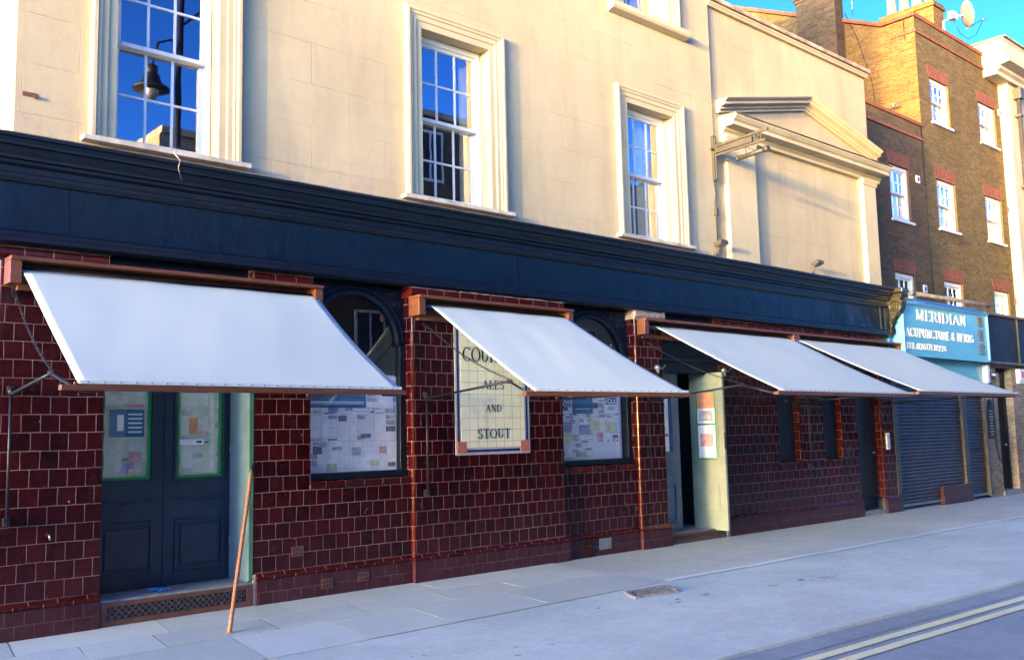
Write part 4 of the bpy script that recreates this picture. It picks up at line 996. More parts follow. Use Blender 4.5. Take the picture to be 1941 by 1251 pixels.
# ------------------------------------------------------------------ awnings
def awning(i, xl, xr, yl, yr, zb, zt, railx, arm_l, arm_r, label, box_l=None, bx0=None, bx1=None, chain_top=(0.02, 2.88)):
    A_ = thing('awning', label, 'awning', ((xl+xr)/2, -.05, 2.95), 'white canvas awnings along the pub front')
    bx0 = bx0 if bx0 is not None else xl-.10; bx1 = bx1 if bx1 is not None else xr+.05
    y0 = (PY if i == 2 else 0)-.004
    yf = y0-.20
    m = MB(); m.box(bx0, bx1, yf-.02, y0, 3.145, 3.178); m.box(bx0, bx0+.09, yf, y0, 2.95, 3.144); m.box(bx1-.09, bx1, yf, y0, 2.99, 3.144); m.box(bx0+.0901, bx1-.0901, y0-.07, y0, 2.91, 2.965); m.box(bx0+.0905, bx1-.0905, y0-.025, y0-.002, 2.966, 3.143)
    m.build('cassette', 'wood', A_, .005)
    m = MB(); m.tube([(bx0+.092, y0-.11, 3.065), (bx1-.092, y0-.11, 3.065)], .036, 12); m.build('roller', 'iron', A_)
    # canvas
    NX, NY = 40, 30; top, bot = [], []
    rs = random.Random(i*7); ph = [rs.random()*6 for _ in range(4)]
    vs = []
    for j in range(NY+1):
        v = j/NY
        for k_ in range(NX+1):
            u = k_/NX; x = xl+(xr-xl)*u; yb = yl+(yr-yl)*u
            yy = (y0-.135)+(yb-(y0-.135))*v; zz = zt+(zb-zt)*v
            sag = -.030*math.sin(math.pi*v)*(1-.4*math.sin(math.pi*u))
            wr = .005*math.sin(u*8+ph[0]+v*2.5)*math.sin(math.pi*v)+.002*math.sin(u*19+ph[1]-v*5)*(1-v)**2+.0012*math.sin(u*31+v*9+ph[3])*math.sin(math.pi*v)+.002*math.sin(u*61+ph[2])*v**12
            inset = .012*math.sin(math.pi*v)*((1-2*u))
            vs.append((x+inset, yy, zz+sag+wr))
    fs = [(j*(NX+1)+k_, j*(NX+1)+k_+1, (j+1)*(NX+1)+k_+1, (j+1)*(NX+1)+k_) for j in range(NY) for k_ in range(NX)]
    m = MB(); m.mesh(vs, fs, True); o = m.build('canvas', 'canvas', A_)
    so_ = o.modifiers.new('thick', 'SOLIDIFY'); so_.thickness = .004
    # front bar, hem nails
    d = Vector((xr-xl, yr-yl, 0)).normalized(); a, b = Vector((xl, yl, zb-.035)), Vector((xr, yr, zb-.035))
    m = MB(); m.beam(a-d*.12, b+d*.045, .07, .040); m.beam(a-d*.02+Vector((0, .02, .034)), b-d*.02+Vector((0, .02, .034)), .03, .02); m.build('front_bar', 'wood', A_, .004)
    n_ = Vector((d.y, -d.x, 0)); m = MB()
    if n_.y > 0: n_ = -n_
    k_ = .06; Ln = (b-a).length
    while k_ < Ln: m = MB(); m.lathe([(.007, 0), (.007, .003), (.0, .005)], a+d*k_+n_*.034+Vector((0, 0, .040)), 6, n_); m.build('hem_tack', 'steel', A_); k_ += .115
    m = MB(); m.beam(a+n_*.031+Vector((0, 0, .040)), b+n_*.031+Vector((0, 0, .040)), .004, .026); m.build('hem_strip', 'canvas', A_)
    # slide rail and arms
    for s_, rx, arm in ((0, railx, arm_l), (1, arm_r[0] if arm_r else None, arm_r)):
        if rx is None: continue
        ry = y0-.05
        if s_ == 0 or arm_r[3]:
            m = MB(); m.tube([(rx, ry, .98), (rx, ry, 2.10)], .013, 8); m.box(rx-.022, rx+.022, ry-.01, y0+.003, .94, 1.01); m.box(rx-.022, rx+.022, ry-.01, y0+.003, 2.05, 2.10); m.tube([(rx, ry-.014, .955), (rx, ry-.03, .955)], .016, 8)
            m.build('slide_rail', 'iron', A_)
        ex, ey, ez = arm[0:3] if s_ == 0 else (rx, arm[1], arm[2]); end = (a if s_ == 0 else b)+Vector((d.x*.02*(1-2*s_), .02, -.02))
        m = MB(); m.tube([(rx, ry, 2.03), (ex, ey, ez)], .013, 8); m.tube([(ex, ey, ez), tuple(end)], .013, 8); m.lathe([(.0, -.02), (.022, -.02), (.022, .02), (0, .02)], (ex, ey, ez), 10, (1, 0, 0)); m.tube([(end.x-.0, end.y, end.z), (end.x+(.16 if s_ == 0 else -.16), end.y, end.z+.0)], .012, 8)
        m.lathe([(.0, -.03), (.024, -.03), (.024, .03), (0, .03)], (rx, ry, 2.05), 10, (0, 0, 1))
        m.build('folding_arm', 'iron', A_)
    # chain from the wall to the elbow
    p0 = Vector((railx+.02, y0+chain_top[0]-.02, chain_top[1])); p1 = Vector(arm_l[0:3])+Vector((0, -.06, .0)); n_l = int((p1-p0).length/.034); m = MB()
    for q_ in range(n_l):
        t0, t1 = q_/n_l, (q_+1)/n_l; sg = lambda t: p0.lerp(p1, t)+Vector((0, 0, -.07*math.sin(math.pi*t)))
        c0, c1 = sg(t0), sg(t1); dd = (c1-c0).normalized(); pr = Vector((1, 0, 0)) if q_ % 2 else Vector((0, 0, 1))
        pr = (pr-dd*pr.dot(dd)).normalized(); cc = (c0+c1)/2; hl = (c1-c0).length*.72
        ring = [cc+dd*hl*math.cos(a_*math.pi/4)+pr*.010*math.sin(a_*math.pi/4) for a_ in range(9)]
        m.tube(ring, .0032, 4, False)
    m.build('chain', 'iron', A_)
    m = MB(); m.box(railx-.01, railx+.03, y0-.02, y0+.003, chain_top[1]-.03, chain_top[1]+.06); m.build('wall_hook', 'iron', A_)
    return A_
awning(1, 2.19, 5.00, -1.67, -1.62, 2.035, 3.07, 2.16, (2.18, -1.07, 2.14), (4.95, -1.2, 2.05, False), 'leftmost white awning, the widest, over the blue double doors', bx0=2.085, bx1=5.04)
awning(2, 6.43, 8.60, -1.87, -2.07, 2.030, 3.075, 6.42, (6.43, -1.51, 2.14), (8.48, -1.5, 2.04, False), 'white awning over the cream tiled sign panel', bx0=6.22, bx1=8.66)
awning(3, 10.43, 13.95, -2.12, -2.10, 2.075, 3.075, 10.32, (10.38, -1.57, 2.17), (13.8, -1.5, 2.06, False), 'white awning over the open sage green door, third from the left', bx0=10.13, bx1=13.99)
awning(4, 14.05, 17.60, -2.19, -2.22, 2.115, 3.075, 14.46, (14.3, -1.5, 2.12), (17.4, -1.5, 2.08, False), 'rightmost white awning, reaching over the grey roller shutter', bx0=13.995, bx1=17.68)

# ------------------------------------------------------------------ sign bracket with strip lamp, floodlights, cranks
SB = thing('sign_bracket', 'empty bronze coloured pub sign bracket with a tube lamp under it', 'bracket', (12.17, -.02, 6.0))
x = 12.17
m = MB(); m.box(x-.03, x+.03, -.05, -.005, 5.50, 6.22); m.box(x-.012, x+.012, -.075, -.05, 5.52, 6.2); m.build('wall_plate', 'bronze', SB, .004)
m = MB(); m.beam((x, 0, 6.04), (x, -1.03, 6.085), .03, .034); m.beam((x, -.02, 5.895), (x, -.98, 5.93), .03, .034); m.beam((x, -.0, 5.968), (x, -.75, 5.985), .055, .085); m.beam((x-.12, -.06, 5.985), (x+.12, -.06, 5.985), .03, .03)
m.build('arm', 'bronze', SB)
m = MB(); m.beam((x, -.78, 5.94), (x, -.78, 6.07), .012, .014); m.beam((x, -.90, 5.94), (x, -.90, 6.07), .012, .014)
for cy in (-.81, -.87):
    for cz in (5.975, 6.035): m.tube([(x, cy+.026*math.cos(t*math.pi/6), cz+.026*math.sin(t*math.pi/6)) for t in range(13)], .006, 5, False)
m.tube([(x, -.84, 5.93), (x, -.84, 5.85)], .006, 6)
m.build('scroll', 'bronze', SB)
m = MB(); m.tube([(x+.02, -.45, 5.755), (x+.02, -1.0, 5.79)], .036, 14); m.tube([(x+.02, -.93, 5.785), (x+.02, -1.01, 5.79)], .046, 14); m.tube([(x+.02, -.44, 5.755), (x+.02, -.48, 5.757)], .041, 14)
L_ = m.build('tube_lamp', 'bronze', SB)
m = MB(); m.tube([(x, -.30, 5.93), (x+.01, -.36, 5.85), (x+.01, -.43, 5.86), (x+.02, -.52, 5.80)], .008, 6); m.tube([(x, -.60, 5.95), (x+.02, -.62, 5.79)], .007, 6); m.build('lamp_bracket', 'bronze', SB)
m = MB(); m.tube([(x-.01, -.02, 5.5), (x+.02, -.02, 5.3), (x-.01, -.02, 5.15), (x-.0, -.02, 4.98), (x+.0, -.02, 4.5)], .009, 6); m.build('cable', 'iron', SB)
m = MB(); m.box(x-.035, x+.035, -.05, -.003, 4.94, 5.06); m.build('junction_box', 'bronze', SB, .005)
def flood(x, z, y, label):
    F = thing('floodlight', label, 'floodlight', (x, y, z), 'floodlights on the cornice')
    m = MB(); m.obox((x, y-.12, z+.03), (.10, 0, 0), (0, .07, -.02), (0, .01, .03)); m.build('housing', 'bronze', F, .006)
    m = MB(); m.obox((x, y-.135, z-.002), (.085, 0, 0), (0, .055, -.02), (0, .001, .004)); m.build('lens', 'steel', F)
    m = MB(); m.tube([(x, y-.10, z), (x, y-.05, z-.09), (x, y, z-.14)], .010, 6); m.box(x-.03, x+.03, y-.04, y+.02, z-.18, z-.12); m.build('stem', 'bronze', F)
flood(12.10, 4.44, -.02, 'small floodlight below the sign bracket at the end of the tall wall')
flood(14.88, 4.42, -.02, 'small floodlight standing on the cornice under the pediment')
for x, y, z, lab in ((10.50, PY, 2.50, 'steel awning crank on the narrow tiled pier left of the open door'), (12.16, 0, 2.51, 'steel awning crank on the tiles right of the open door')):
    K = thing('awning_crank', lab, 'crank', (x, y, z), 'crank handles on the tiled piers')
    m = MB(); m.lathe([(.035, 0), (.045, -.02), (.040, -.06), (.0, -.075)], (x, y, z), 14, (0, 1, 0)); m.tube([(x, y-.04, z-.02), (x, y-.045, z-.09)], [.022, .016], 8); m.build('gearbox', 'steel', K)
    m = MB(); m.tube([(x+.02, y-.05, z), (x+.09, y-.06, z-.012), (x+.13, y-.06, z+.035), (x+.15, y-.06, z+.03)], .008, 6); m.build('handle', 'steel', K)

# ------------------------------------------------------------------ timber pole leaning in the doorway
a, b = Vector((3.62, -1.10, .01)), Vector((4.352, -.02, 1.33))
P_ = thing('timber_pole', 'long brown wooden pole leaning against the door frame', 'pole', tuple(a))
m = MB(); N = 8; m.tube([a.lerp(b, i/N) for i in range(N+1)], [.019, .0185, .0195, .018, .0185, .0175, .018, .017, .016], 10); m.build('shaft', 'pole', P_)
m = MB(); m.tube([a.lerp(b, .97), a.lerp(b, 1.035)], .021, 10); m.tube([b+Vector((0, 0, .02)), b+Vector((.02, 0, .06)), b+Vector((.05, .005, .05))], .006, 6); m.build('hook', 'iron', P_)
m = MB(); rs = random.Random(2)
for i in range(4):
    p = Vector((3.42+i*.045, .14+rs.uniform(-.02, .02), .243)); m.tube([p, p+Vector((.03, .01, .018)), p+Vector((.05, -.012, .004))], .010, 5)
tag(m.build('blue_rag', 'blued', None), 'crumpled bit of blue rag on the doorstep of the double doors', 'rag')

# ------------------------------------------------------------------ brick house with the shops
BH = thing('brick_house', 'yellow brick house with red brick window heads and a parapet, right of the pub', 'house', (22, 1.5, 0))
BY = 1.15
lowW = [(20.42, 21.36, 6.22, 7.53), (20.36, 21.32, 3.75, 5.03)]
tallW = [(22.82, 23.86, 8.96, 10.12), (25.66, 26.74, 9.0, 10.14), (22.80, 23.84, 6.30, 7.56), (25.64, 26.70, 6.34, 7.58), (22.82, 23.86, 3.80, 5.05), (25.74, 26.74, 3.80, 5.07)]
m = MB(); wall_holes(m, 16.5, 22.2, 2.9, 8.72, BY, lowW, .14); m.face([(16.5, BY, 8.72), (22.2, BY, 8.72), (22.2, 1.5, 8.72), (16.5, 1.5, 8.72)]); m.face([(16.5, 1.5, 8.0), (16.5, 1.5, 8.72), (22.2, 1.5, 8.72), (22.2, 1.5, 8.0)])
m.build('low_wall', 'yb2', BH)
m = MB(); wall_holes(m, 22.2, 27.66, 2.9, 11.50, BY, tallW, .14); m.build('front_wall', 'yb', BH)
FX = 22.2
m = MB(); prof = [(BY, 2.9), (BY, 11.5), (1.95, 11.5), (6.2, 13.5), (10.4, 11.5), (10.4, 0)]
m.face([(FX, a, b) for a, b in prof][::-1]); m.face([(27.66, a, b) for a, b in prof]); m.build('flank_wall', 'ybf', BH)
m = MB()
for (a, b), (c, d) in zip(prof[1:4], prof[2:5]):
    dv = Vector((0, c-a, d-b)); nn = Vector((0, -dv.z, dv.y)).normalized()
    m.obox((FX+.06, (a+c)/2, (b+d)/2+.045), (.14, 0, 0), tuple(dv/2*1.0), tuple(nn*.045))
m.box(FX-.04, 27.68, BY-.03, BY+.25, 11.502, 11.60)
m.build('coping', 'redc', BH)
m = MB(); m.box(16.5, FX-.002, BY-.03, 1.5, 8.722, 8.80); m.build('coping', 'redc', BH)
for x0, x1, z in ((16.5, FX-.03, 8.36), (FX-.03, 27.66, 11.10)):
    m = MB(); m.box(x0, x1, BY-.035, BY-.001, z, z+.075); m.build('string_course', 'redb', BH)
m = MB(); m.box(FX-.032, FX-.001, BY, 1.75, 11.10, 11.175); m.build('string_course', 'redb', BH)
m = MB(); m.face([(FX, 1.9, 11.3), (27.66, 1.9, 11.3), (27.66, 6.2, 13.35), (FX, 6.2, 13.35)]); m.face([(FX, 10.4, 11.3), (FX, 6.2, 13.35), (27.66, 6.2, 13.35), (27.66, 10.4, 11.3)]); m.box(FX, 27.6, BY+.24, BY+.26, 10.9, 11.5); m.build('roof', 'slate', BH)
m = MB(); m.face([(16.5, 1.5, 8.1), (FX, 1.5, 8.1), (FX, 6.2, 9.8), (16.5, 6.2, 9.8)]); m.build('roof', 'slate', BH)
def flat_arch(x0, x1, z):
    m = MB(); h_ = .30; s_ = .07; m.mesh([(x0-.03, BY-.006, z), (x1+.03, BY-.006, z), (x1+.03+s_, BY-.006, z+h_), (x0-.03-s_, BY-.006, z+h_), (x0-.03, BY+.01, z), (x1+.03, BY+.01, z), (x1+.03+s_, BY+.01, z+h_), (x0-.03-s_, BY+.01, z+h_)], [(0,1,2,3),(0,3,7,4),(1,5,6,2),(3,2,6,7),(0,4,5,1)])
    m.build('window_head', 'redb', BH)
for h in lowW+tallW:
    flat_arch(h[0], h[1], h[3]-.0)
    sash(BH, h[0]+.005, h[1]-.005, h[2]+.03, h[3]-.003, BY+.05, fr=.075, bar=.035, curtain=(.06, .94) if h[0] > 22 else (.1, .9), glass='glass', curt_mat='curtain' if h[0] > 22 else 'p1')
    m = MB(); m.box(h[0]-.05, h[1]+.05, BY-.06, BY+.08, h[2]-.03, h[2]+.028); m.build('window_sill', 'white', BH, .004)
for x, z in ((21.78, 7.36), (27.05, 10.1), (27.1, 7.4), (21.75, 4.75), (27.1, 4.86)):
    m = MB(); m.box(x-.09, x+.09, BY-.03, BY-.001, z-.09, z+.09); q_ = m.build('wall_vent', 'white' if z in (7.36, 10.1, 4.75) else 'rust', BH, .005)
    m = MB(); m.box(x-.04, x+.04, BY-.034, BY-.031, z-.04, z+.04); m.build('vent_hole', 'ink', q_)
# chimney one on the flank
m = MB(); m.box(FX-.42, FX-.001, 2.95, 4.05, 8.0, 12.72)
CH = m.build('chimney', 'yb2', BH)
m = MB()
for i, (dx, z0, z1) in enumerate(((.03, 12.722, 12.80), (.06, 12.801, 12.88), (.10, 12.881, 12.96), (.10, 12.961, 13.3), (.04, 13.301, 13.6))): m.box(FX-.42-dx, FX+.3, 2.95-dx, 4.05+dx, z0, z1)
m.build('corbelled_top', 'yb2', CH)
# chimney two with pots
m = MB(); m.box(25.0, 25.62, 1.85, 3.35, 11.3, 12.86); CH2 = m.build('chimney', 'ybf', BH)
m = MB(); m.box(24.95, 25.67, 1.80, 3.40, 12.861, 12.94); m.box(24.98, 25.64, 1.83, 3.37, 12.941, 13.02); m.build('corbelled_top', 'ybf', CH2)
for k_ in range(4):
    m = MB(); cy = 2.06+k_*.36; m.lathe([(.15, 13.02), (.16, 13.08), (.135, 13.12), (.125, 13.3), (.115, 13.65), (.14, 13.69), (.145, 13.75), (.12, 13.79), (.10, 13.79), (.10, 13.3)], (25.32, cy, 0), 16); m.build('chimney_pot', 'pot', CH2)
# cables on the brick
m = MB(); m.tube([(22.12, 1.13, 8.7), (22.14, 1.13, 7.0), (22.17, 1.13, 5.4), (22.18, 1.13, 4.3)], .010, 5); m.build('cable', 'iron', BH)
m = MB(); m.tube([(FX-.02, 2.9, 12.2), (FX-.02, 2.6, 11.4), (FX-.02, 2.3, 10.2), (FX-.02, 2.2, 9.2), (FX-.02, 2.0, 8.75)], .010, 5); m.build('cable', 'iron', BH)
# aerials, dish
def aerial(x, y, z, label, h_=.5, s=1.):
    T = thing('tv_aerial', label, 'aerial', (x, y, z), 'aerials on the brick house')
    m = MB(); m.tube([(x, y, z), (x, y, z+h_)], .014, 6); m.build('mast', 'steel', T)
    m = MB(); m.tube([(x-.25*s, y-.2*s, z+h_), (x+.3*s, y+.1*s, z+h_+.02)], .010, 5)
    for k_ in range(6):
        c = Vector((x-.25*s, y-.2*s, z+h_)).lerp(Vector((x+.3*s, y+.1*s, z+h_+.02)), k_/5); m.tube([c+Vector((-.07, .12, 0))*s, c+Vector((.07, -.12, 0))*s], .006, 5)
    m.box(x+.2*s, x+.3*s, y-.02, y+.1, z+h_-.08, z+h_+.08)
    m.build('antenna', 'steel', T)
aerial(FX-.15, 1.75, 9.0, 'small aerial on the lit flank above the low parapet', .35, .9)
aerial(FX+.1, 2.75, 12.1, 'white aerial standing beside the tall dark chimney', .75, .55)
SD = thing('satellite_dish', 'grey satellite dish against the sky above the parapet', 'satellite dish', (25.4, 1.4, 11.6))
c = Vector((25.72, 1.36, 12.62)); ax = Vector((.70, -.68, .22)).normalized()
m = MB(); m.lathe([(q_*.86, w_) for q_, w_ in [(0, 0), (.15, .012), (.28, .045), (.38, .085), (.42, .105), (.425, .10), (.38, .075), (.28, .033), (.15, 0), (0, -.012)]], c, 28, ax); m.build('reflector', plain('dish_grey', (.20, .17, .14), .5, .1), SD)
m = MB(); tip = c+Vector((.95, -.15, .10)); m.tube([c+Vector((.0, 0, -.42)), tip], .014, 6); m.lathe([(0, -.05), (.03, -.05), (.035, .05), (0, .05)], tip, 10, ax); m.build('feed_arm', 'steel', SD)
m = MB(); m.tube([(24.7, 1.5, 11.6), (24.75, 1.5, 12.2), (25.2, 1.45, 12.45), c-ax*.03], .028, 8); m.box(25.1, 25.35, 1.37, 1.53, 12.38, 12.58); m.build('mount', 'white', SD, .01)
m = MB(); m.tube([(25.3, 1.45, 12.4), (25.5, 1.4, 12.05), (25.9, 1.35, 11.98), (26.3, 1.3, 12.2), tuple(tip)], .008, 5); m.build('cable', 'iron', SD)

# shopfront level (y about 0)
m = MB(); m.box(17.62, 21.66, .02, BY, 2.4, 4.12); m.box(21.66, 26, .02, BY, 2.9, 4.05); m.build('shopfront_box', 'lead', BH)
m = MB(); m.box(17.47, 17.62, -.04, .3, .0, 4.0); m.build('party_pier', 'shutter', BH)
def shutter(x0, x1, z0, z1, y, n_, mat='shutter'):
    m = MB(); vs = []; fs = []; pz = []
    h_ = (z1-z0)/n_
    for i in range(n_):
        for t, d in ((0, .004), (.12, -.012), (.5, -.020), (.85, -.010), (.97, .004)): pz.append((z0+(i+t)*h_, y+d))
    pz.append((z1, y))
    for (za, ya), (zb, yb) in zip(pz, pz[1:]): m.face([(x0, ya, za), (x1, ya, za), (x1, yb, zb), (x0, yb, zb)])
    o = m.build('roller_shutter', mat, BH)
    m = MB(); m.box(x0, x1, y-.03, y+.02, z0-.05, z0); m.build('bottom_rail', 'steel', o)
    return o
shutter(17.66, 20.50, .12, 2.42, .03, 34)
s2 = shutter(20.70, 21.68, .12, 2.42, .06, 34)
m = MB(); m.box(21.12, 21.34, .025, .036, 1.02, 1.09); m.build('letter_slot', 'ink', s2)
for a_ in ((20.50, 20.70, -.04, .2, .38, 2.45), (17.60, 17.66, -.03, .2, .05, 2.45), (21.68, 21.74, -.03, .2, .05, 2.45)): m = MB(); m.box(*a_); m.build('shutter_guide', 'shutter', BH, .004)
m = MB(); m.box(19.35, 20.72, -.05, .1, .0, .38); m.build('stall_riser', 'plinth', BH, .006)
m = MB(); m.box(17.62, 21.7, -.02, .2, 2.42, 2.95); m.build('shutter_box', 'blue', BH)
m = MB(); wall_holes(m, 21.74, 26.0, 0, 2.93, 0, [(22.45, 23.35, .0, 2.88)], .35); m.build('ground_floor_wall', 'yb3', BH)
m = MB(); m.box(22.42, 23.4, -.03, .4, 0, .12); m.build('door_step', 'stone', BH)
m = MB(); m.box(22.45, 22.52, .16, .26, .12, 2.88); m.box(23.28, 23.35, .16, .26, .12, 2.88); m.box(22.52, 23.28, .16, .26, 2.78, 2.88); m.box(22.52, 23.28, .14, .26, 2.18, 2.32); m.build('door_frame', 'black', BH, .004)
m = MB(); m.box(22.52, 23.28, .2, .25, .13, 2.18); DD = m.build('door', 'black', BH)
m = MB()
for z0, z1 in ((.3, .95), (1.15, 1.95)):
    for x0, x1 in ((22.6, 22.86), (22.94, 23.2)): m.box(x0, x1, .19, .199, z0, z1)
m.build('door_panel', 'black', DD, .01)
sans('18', 'door_number', 'goldlet', DD, 22.66, 1.98, .15, .195, bold=.003)
m = MB(); m.lathe([(0, -.05), (.03, -.045), (.03, -.02), (.012, -.01), (.012, 0)], (23.18, .199, 1.12), 12, (0, 1, 0)); m.build('door_knob', 'steel', DD)
m = MB(); m.face([(22.52, .2, 2.32), (23.28, .2, 2.32), (23.28, .2, 2.78), (22.52, .2, 2.78)]); m.build('fanlight', 'glass', BH)
m = MB(); m.lathe([(0, -.006), (.07, -.005), (.07, 0)], (22.72, .198, 2.46), 16, (0, 1, 0)); m.build('round_sticker', 'pw', BH)
# gutter pipe above the sign
m = MB(); m.tube([(18.45, -.10, 4.22), (21.9, -.12, 4.24), (22.05, -.12, 4.22)], .042, 10); m.tube([(18.35, -.10, 4.22), (18.5, -.10, 4.22)], .052, 10); m.build('gutter_pipe', 'lead', BH)

# the blue sign
BS = thing('shop_sign', 'sky blue shop fascia sign with raised cream letters', 'shop sign', (19.6, -.2, 3.5))
SY = -.25
m = MB(); m.box(17.66, 21.52, SY, .015, 2.98, 3.93); m.build('board', 'blue', BS, .004)
m = MB(); fw_ = .05
m.box(17.62, 17.66, SY-.035, .01, 2.96, 3.96); m.box(21.52, 21.57, SY-.035, .01, 2.96, 3.96); m.box(17.66, 21.52, SY-.035, SY+.03, 2.93, 2.979); m.extr([(.01, 3.931), (SY-.01, 3.931), (SY-.05, 3.96), (SY-.05, 3.99), (.01, 4.14)], 17.62, 21.57); m.build('frame', 'blue', BS, .005)
m = MB(); m.box(18.2, 21.52, SY-.056, SY-.051, 3.965, 3.985); m.extr([(-.02, 4.141), (SY-.02, 4.03), (SY-.02, 4.022), (-.02, 4.128)], 18.6, 21.5); m.build('peeling_edge', 'blued', BS)
m = MB(); m.box(17.45, 17.618, -.06, .01, 2.98, 4.1); m.build('end_panel', 'blue', BS)
m = MB(); rs = random.Random(6)
for i in range(10):
    z = 3.1+i*.09; m.box(17.449, 17.5+rs.random()*.08+.008*i, -.0635, -.0605, z, z+.095)
m.build('jagged_patch', 'blued', BS)  # jagged deep blue patch on the end panel, widening upwards
for txt, x0, x1, zb, h_ in (('MERIDIAN', 18.22, 20.50, 3.66, .20), ('ACUPUNCTURE & HERBS', 17.74, 20.80, 3.32, .165), ('TEL:02077138228', 17.72, 19.45, 3.08, .115)):
    wd = text_width(txt, h_, .09, 1.); xs_ = (x1-x0)/wd; m = MB(); serif(m, txt, x0, zb, h_, SY-.001, .012, {0: .15, 1: .14, 2: .13}[int(h_ < .19)+int(h_ < .13)], .06, .09, xs_); m.build('lettering', 'signlet', BS)
for ch, z in zip('華善堂', (3.68, 3.40, 3.10)): sans(ch, 'chinese_character', 'han', BS, 21.02, z, .20, SY-.012, .012, sx=1.25)
BK = thing('shop_sign', 'blank black fascia board to the right of the blue sign', 'shop sign', (23.4, -.15, 3.5))
m = MB(); m.box(21.60, 23.36, -.19, .01, 2.98, 4.0); m.box(23.39, 26, -.19, .01, 2.98, 4.0); m.build('board', 'black', BK, .004)
m = MB(); m.box(23.365, 23.385, -.22, .01, 2.96, 4.02); m.build('divider', 'gold', BK); m = MB(); m.extr([(.01, 4.002), (-.24, 4.002), (-.25, 4.04), (.01, 4.13)], 21.60, 26); m.box(21.6, 26, -.22, .01, 2.93, 2.978); m.build('capping', 'lead', BK)
# shop details
AB = thing('alarm_box', 'white and red alarm box on the brick beside the black door', 'alarm box', (23.75, -.05, 2.75))
m = MB(); m.extr([(0, 2.52), (-.05, 2.52), (-.10, 2.62), (-.10, 2.86), (0, 2.86)], 23.62, 23.92); m.build('cover', 'plasticw', AB, .01)
m = MB(); m.box(23.68, 23.86, -.104, -.1005, 2.66, 2.80); m.build('label', 'plasticr', AB)
PL = thing('wall_plaque', 'dark plaque with gold lines on the narrow brick pier', 'plaque', (22.0, -.01, 1.6))
m = MB(); m.box(21.83, 22.15, -.025, -.001, 1.28, 2.0); m.lathe([(0, -.026), (.12, -.026), (.12, 0)], (21.99, -.0, 2.03), 16, (0, 1, 0)); m.build('plate', 'black', PL, .003)
m = MB(); rs = random.Random(8)
for i in range(9): w_ = rs.uniform(.06, .12); m.box(21.99-w_, 21.99+w_, -.0285, -.0255, 1.36+i*.065, 1.375+i*.065)
m.build('gold_text', 'goldlet', PL)
CB = thing('cctv_camera', 'white bulkhead light and camera under the sign by the brick pier', 'camera', (22.0, -.05, 2.7))
m = MB(); m.box(21.72, 21.86, -.12, -.0, 2.5, 2.9); m.build('housing', 'plasticw', CB, .01)
m = MB(); m.tube([(21.98, 0, 2.8), (22.0, -.10, 2.78)], .03, 10); m.tube([(21.98, -.08, 2.7), (22.02, -.22, 2.66)], .05, 12); m.build('camera_head', 'steel', CB)
m = MB(); m.tube([(22.16, -.01, 2.5), (22.2, -.012, 1.8), (22.18, -.012, 1.1), (22.3, -.012, .82), (22.38, -.012, .75)], .012, 6); m.build('cable', 'iron', BH)

# ------------------------------------------------------------------ cream building at the far right
FB = thing('cream_house', 'cream rendered house with a heavy cornice at the right edge', 'house', (30, 1, 0))
m = MB(); m.box(27.1, 36, .9, 9, 0, 10.9); m.build('wall', 'fardream', FB)
m = MB(); m.extr([(.9, 10.902), (.80, 10.902), (.78, 11.), (.70, 11.05), (.70, 11.13), (.45, 11.17), (.42, 11.3), (.48, 11.37), (.60, 11.39), (.60, 11.75), (.55, 11.83), (9, 11.85), (9, 10.902)], 26.15, 36); m.build('cornice', 'fardream', FB, .01)
m = MB(); m.extr([(.5, 11.852), (.5, 11.89), (9, 11.89), (9, 11.852)], 26.12, 36); m.build('coping', 'coping', FB)
m = MB(); m.tube([(27.55, .80, 10.8), (27.55, .80, 3)], .055, 10); m.box(27.42, 27.68, .68, .9, 10.5, 10.8); m.build('downpipe', 'bronze', FB)
for z in (10, 8, 6): m = MB(); m.box(27.46, 27.64, .73, .9, z, z+.06); m.build('pipe_clip', 'bronze', FB)
m = MB(); m.box(26.0, 36, .0, .9, 0, 4.1); m.build('shopfront', 'yb3', FB)

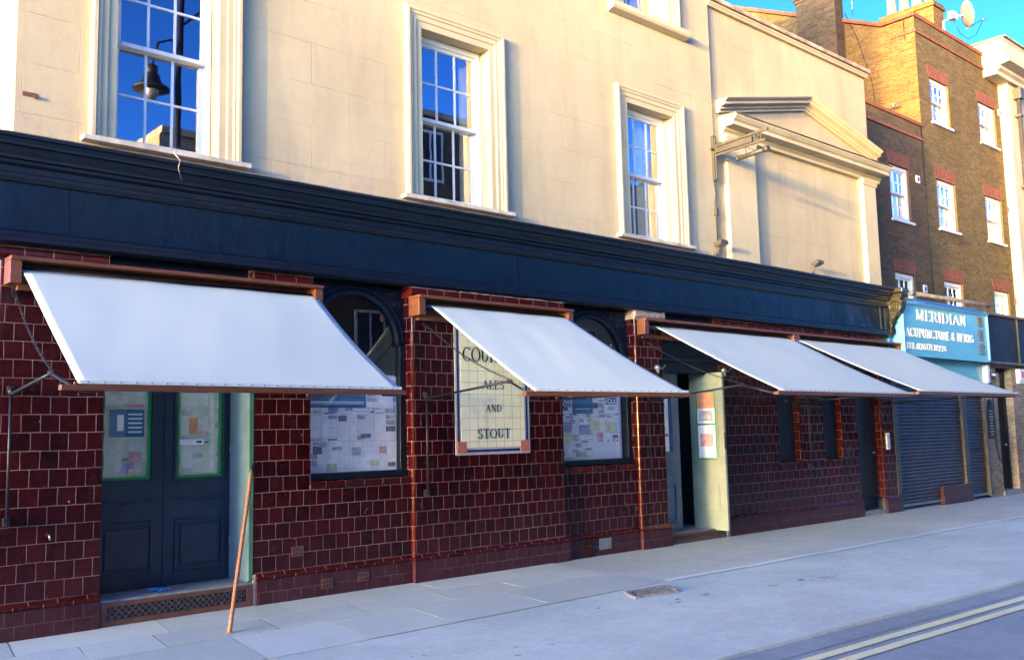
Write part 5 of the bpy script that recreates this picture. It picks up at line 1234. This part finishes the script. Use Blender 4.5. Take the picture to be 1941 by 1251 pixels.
# ------------------------------------------------------------------ across the street (seen in the panes, and shading the pub's foot)
def terrace(x0, x1, y0, h_, mat, label, depth=9, roof=True, wins=True, name='terraced_house'):
    T = thing(name, label, 'house', ((x0+x1)/2, y0, 0), 'houses across the street')
    m = MB(); m.box(x0, x1, y0-depth, y0, 0, h_); m.build('wall', mat, T)
    if roof: m = MB(); m.box(x0, x1, y0-depth, y0+.12, h_+.001, h_+.18); m.build('coping', 'coping', T)
    if wins:
        z = 3.6
        while z < h_-1.6:
            x = x0+1.
            while x < x1-1.4:
                m = MB(); m.box(x, x+1., y0+.002, y0+.05, z, z+1.6); q_ = m.build('window', 'white', T)
                m = MB(); m.box(x+.08, x+.46, y0+.051, y0+.055, z+.08, z+1.52); m.box(x+.54, x+.92, y0+.051, y0+.055, z+.08, z+1.52); m.build('pane', 'dark', q_)
                x += 2.4
            z += 2.9
    return T
OY = -13.6
terrace(-75, -40.5, OY, 7.75, 'yb2', 'long low brown brick house far to the left across the street', wins=False)
terrace(-40.4, -20, OY, 6.5, 'fardream', 'low pale rendered house across the street')
terrace(-19.9, 8.3, OY, 4.8, 'fardream', 'low pale house directly behind the photographer')  # unseen; kept low and pale to bounce light onto the lower front
terrace(9.0, 13.2, OY-.4, 9.4, 'yb3', 'yellow brick house with a plain gable across the street')
terrace(13.3, 22, OY, 11.4, 'yb2', 'tall dark brick house across the street')
terrace(22.1, 34, OY, 10.6, 'cream', 'tall cream house across the street')
terrace(34.1, 60, OY, 10.8, 'yb2', 'tall brown brick house far to the right across the street')
# street lamp across the street, seen mirrored in the first window
LP = thing('street_lamp', 'tall black street lamp with a swan neck, mirrored in the upper window', 'street lamp', (7.95, -10.3, 0))
x, y = 7.95, -10.3
m = MB(); m.tube([(x, y, .05), (x, y, 1.2), (x, y, 1.3), (x, y, 6), (x, y, 11.2)], [.14, .13, .09, .08, .06], 12); m.lathe([(.06, 11.2), (.12, 11.25), (.10, 11.4), (.05, 11.5), (.0, 11.75)], (x, y, 0), 12); m.build('column', 'iron', LP)
m = MB(); m.tube([(x, y, 9.9), (x-.2, y, 10.25), (x-.5, y, 10.1), (x-.58, y, 9.6)], .03, 8); m.tube([(x, y, 10.6), (x+.5, y, 11.1), (x+.9, y, 11.2)], .03, 8); m.build('swan_neck', 'iron', LP)
m = MB(); m.lathe([(.05, 9.62), (.12, 9.58), (.13, 9.45), (.11, 9.42), (.17, 9.37), (.19, 9.27), (.24, 9.19), (.36, 9.11), (.37, 9.06), (.0, 9.06)], (x-.58, y, 0), 20); H_ = m.build('lamp_head', 'iron', LP)
m = MB(); m.lathe([(.16, 9.05), (.15, 8.95), (.08, 8.86), (0, 8.84)], (x-.58, y, 0), 16); m.build('lamp_bowl', 'steel', H_)
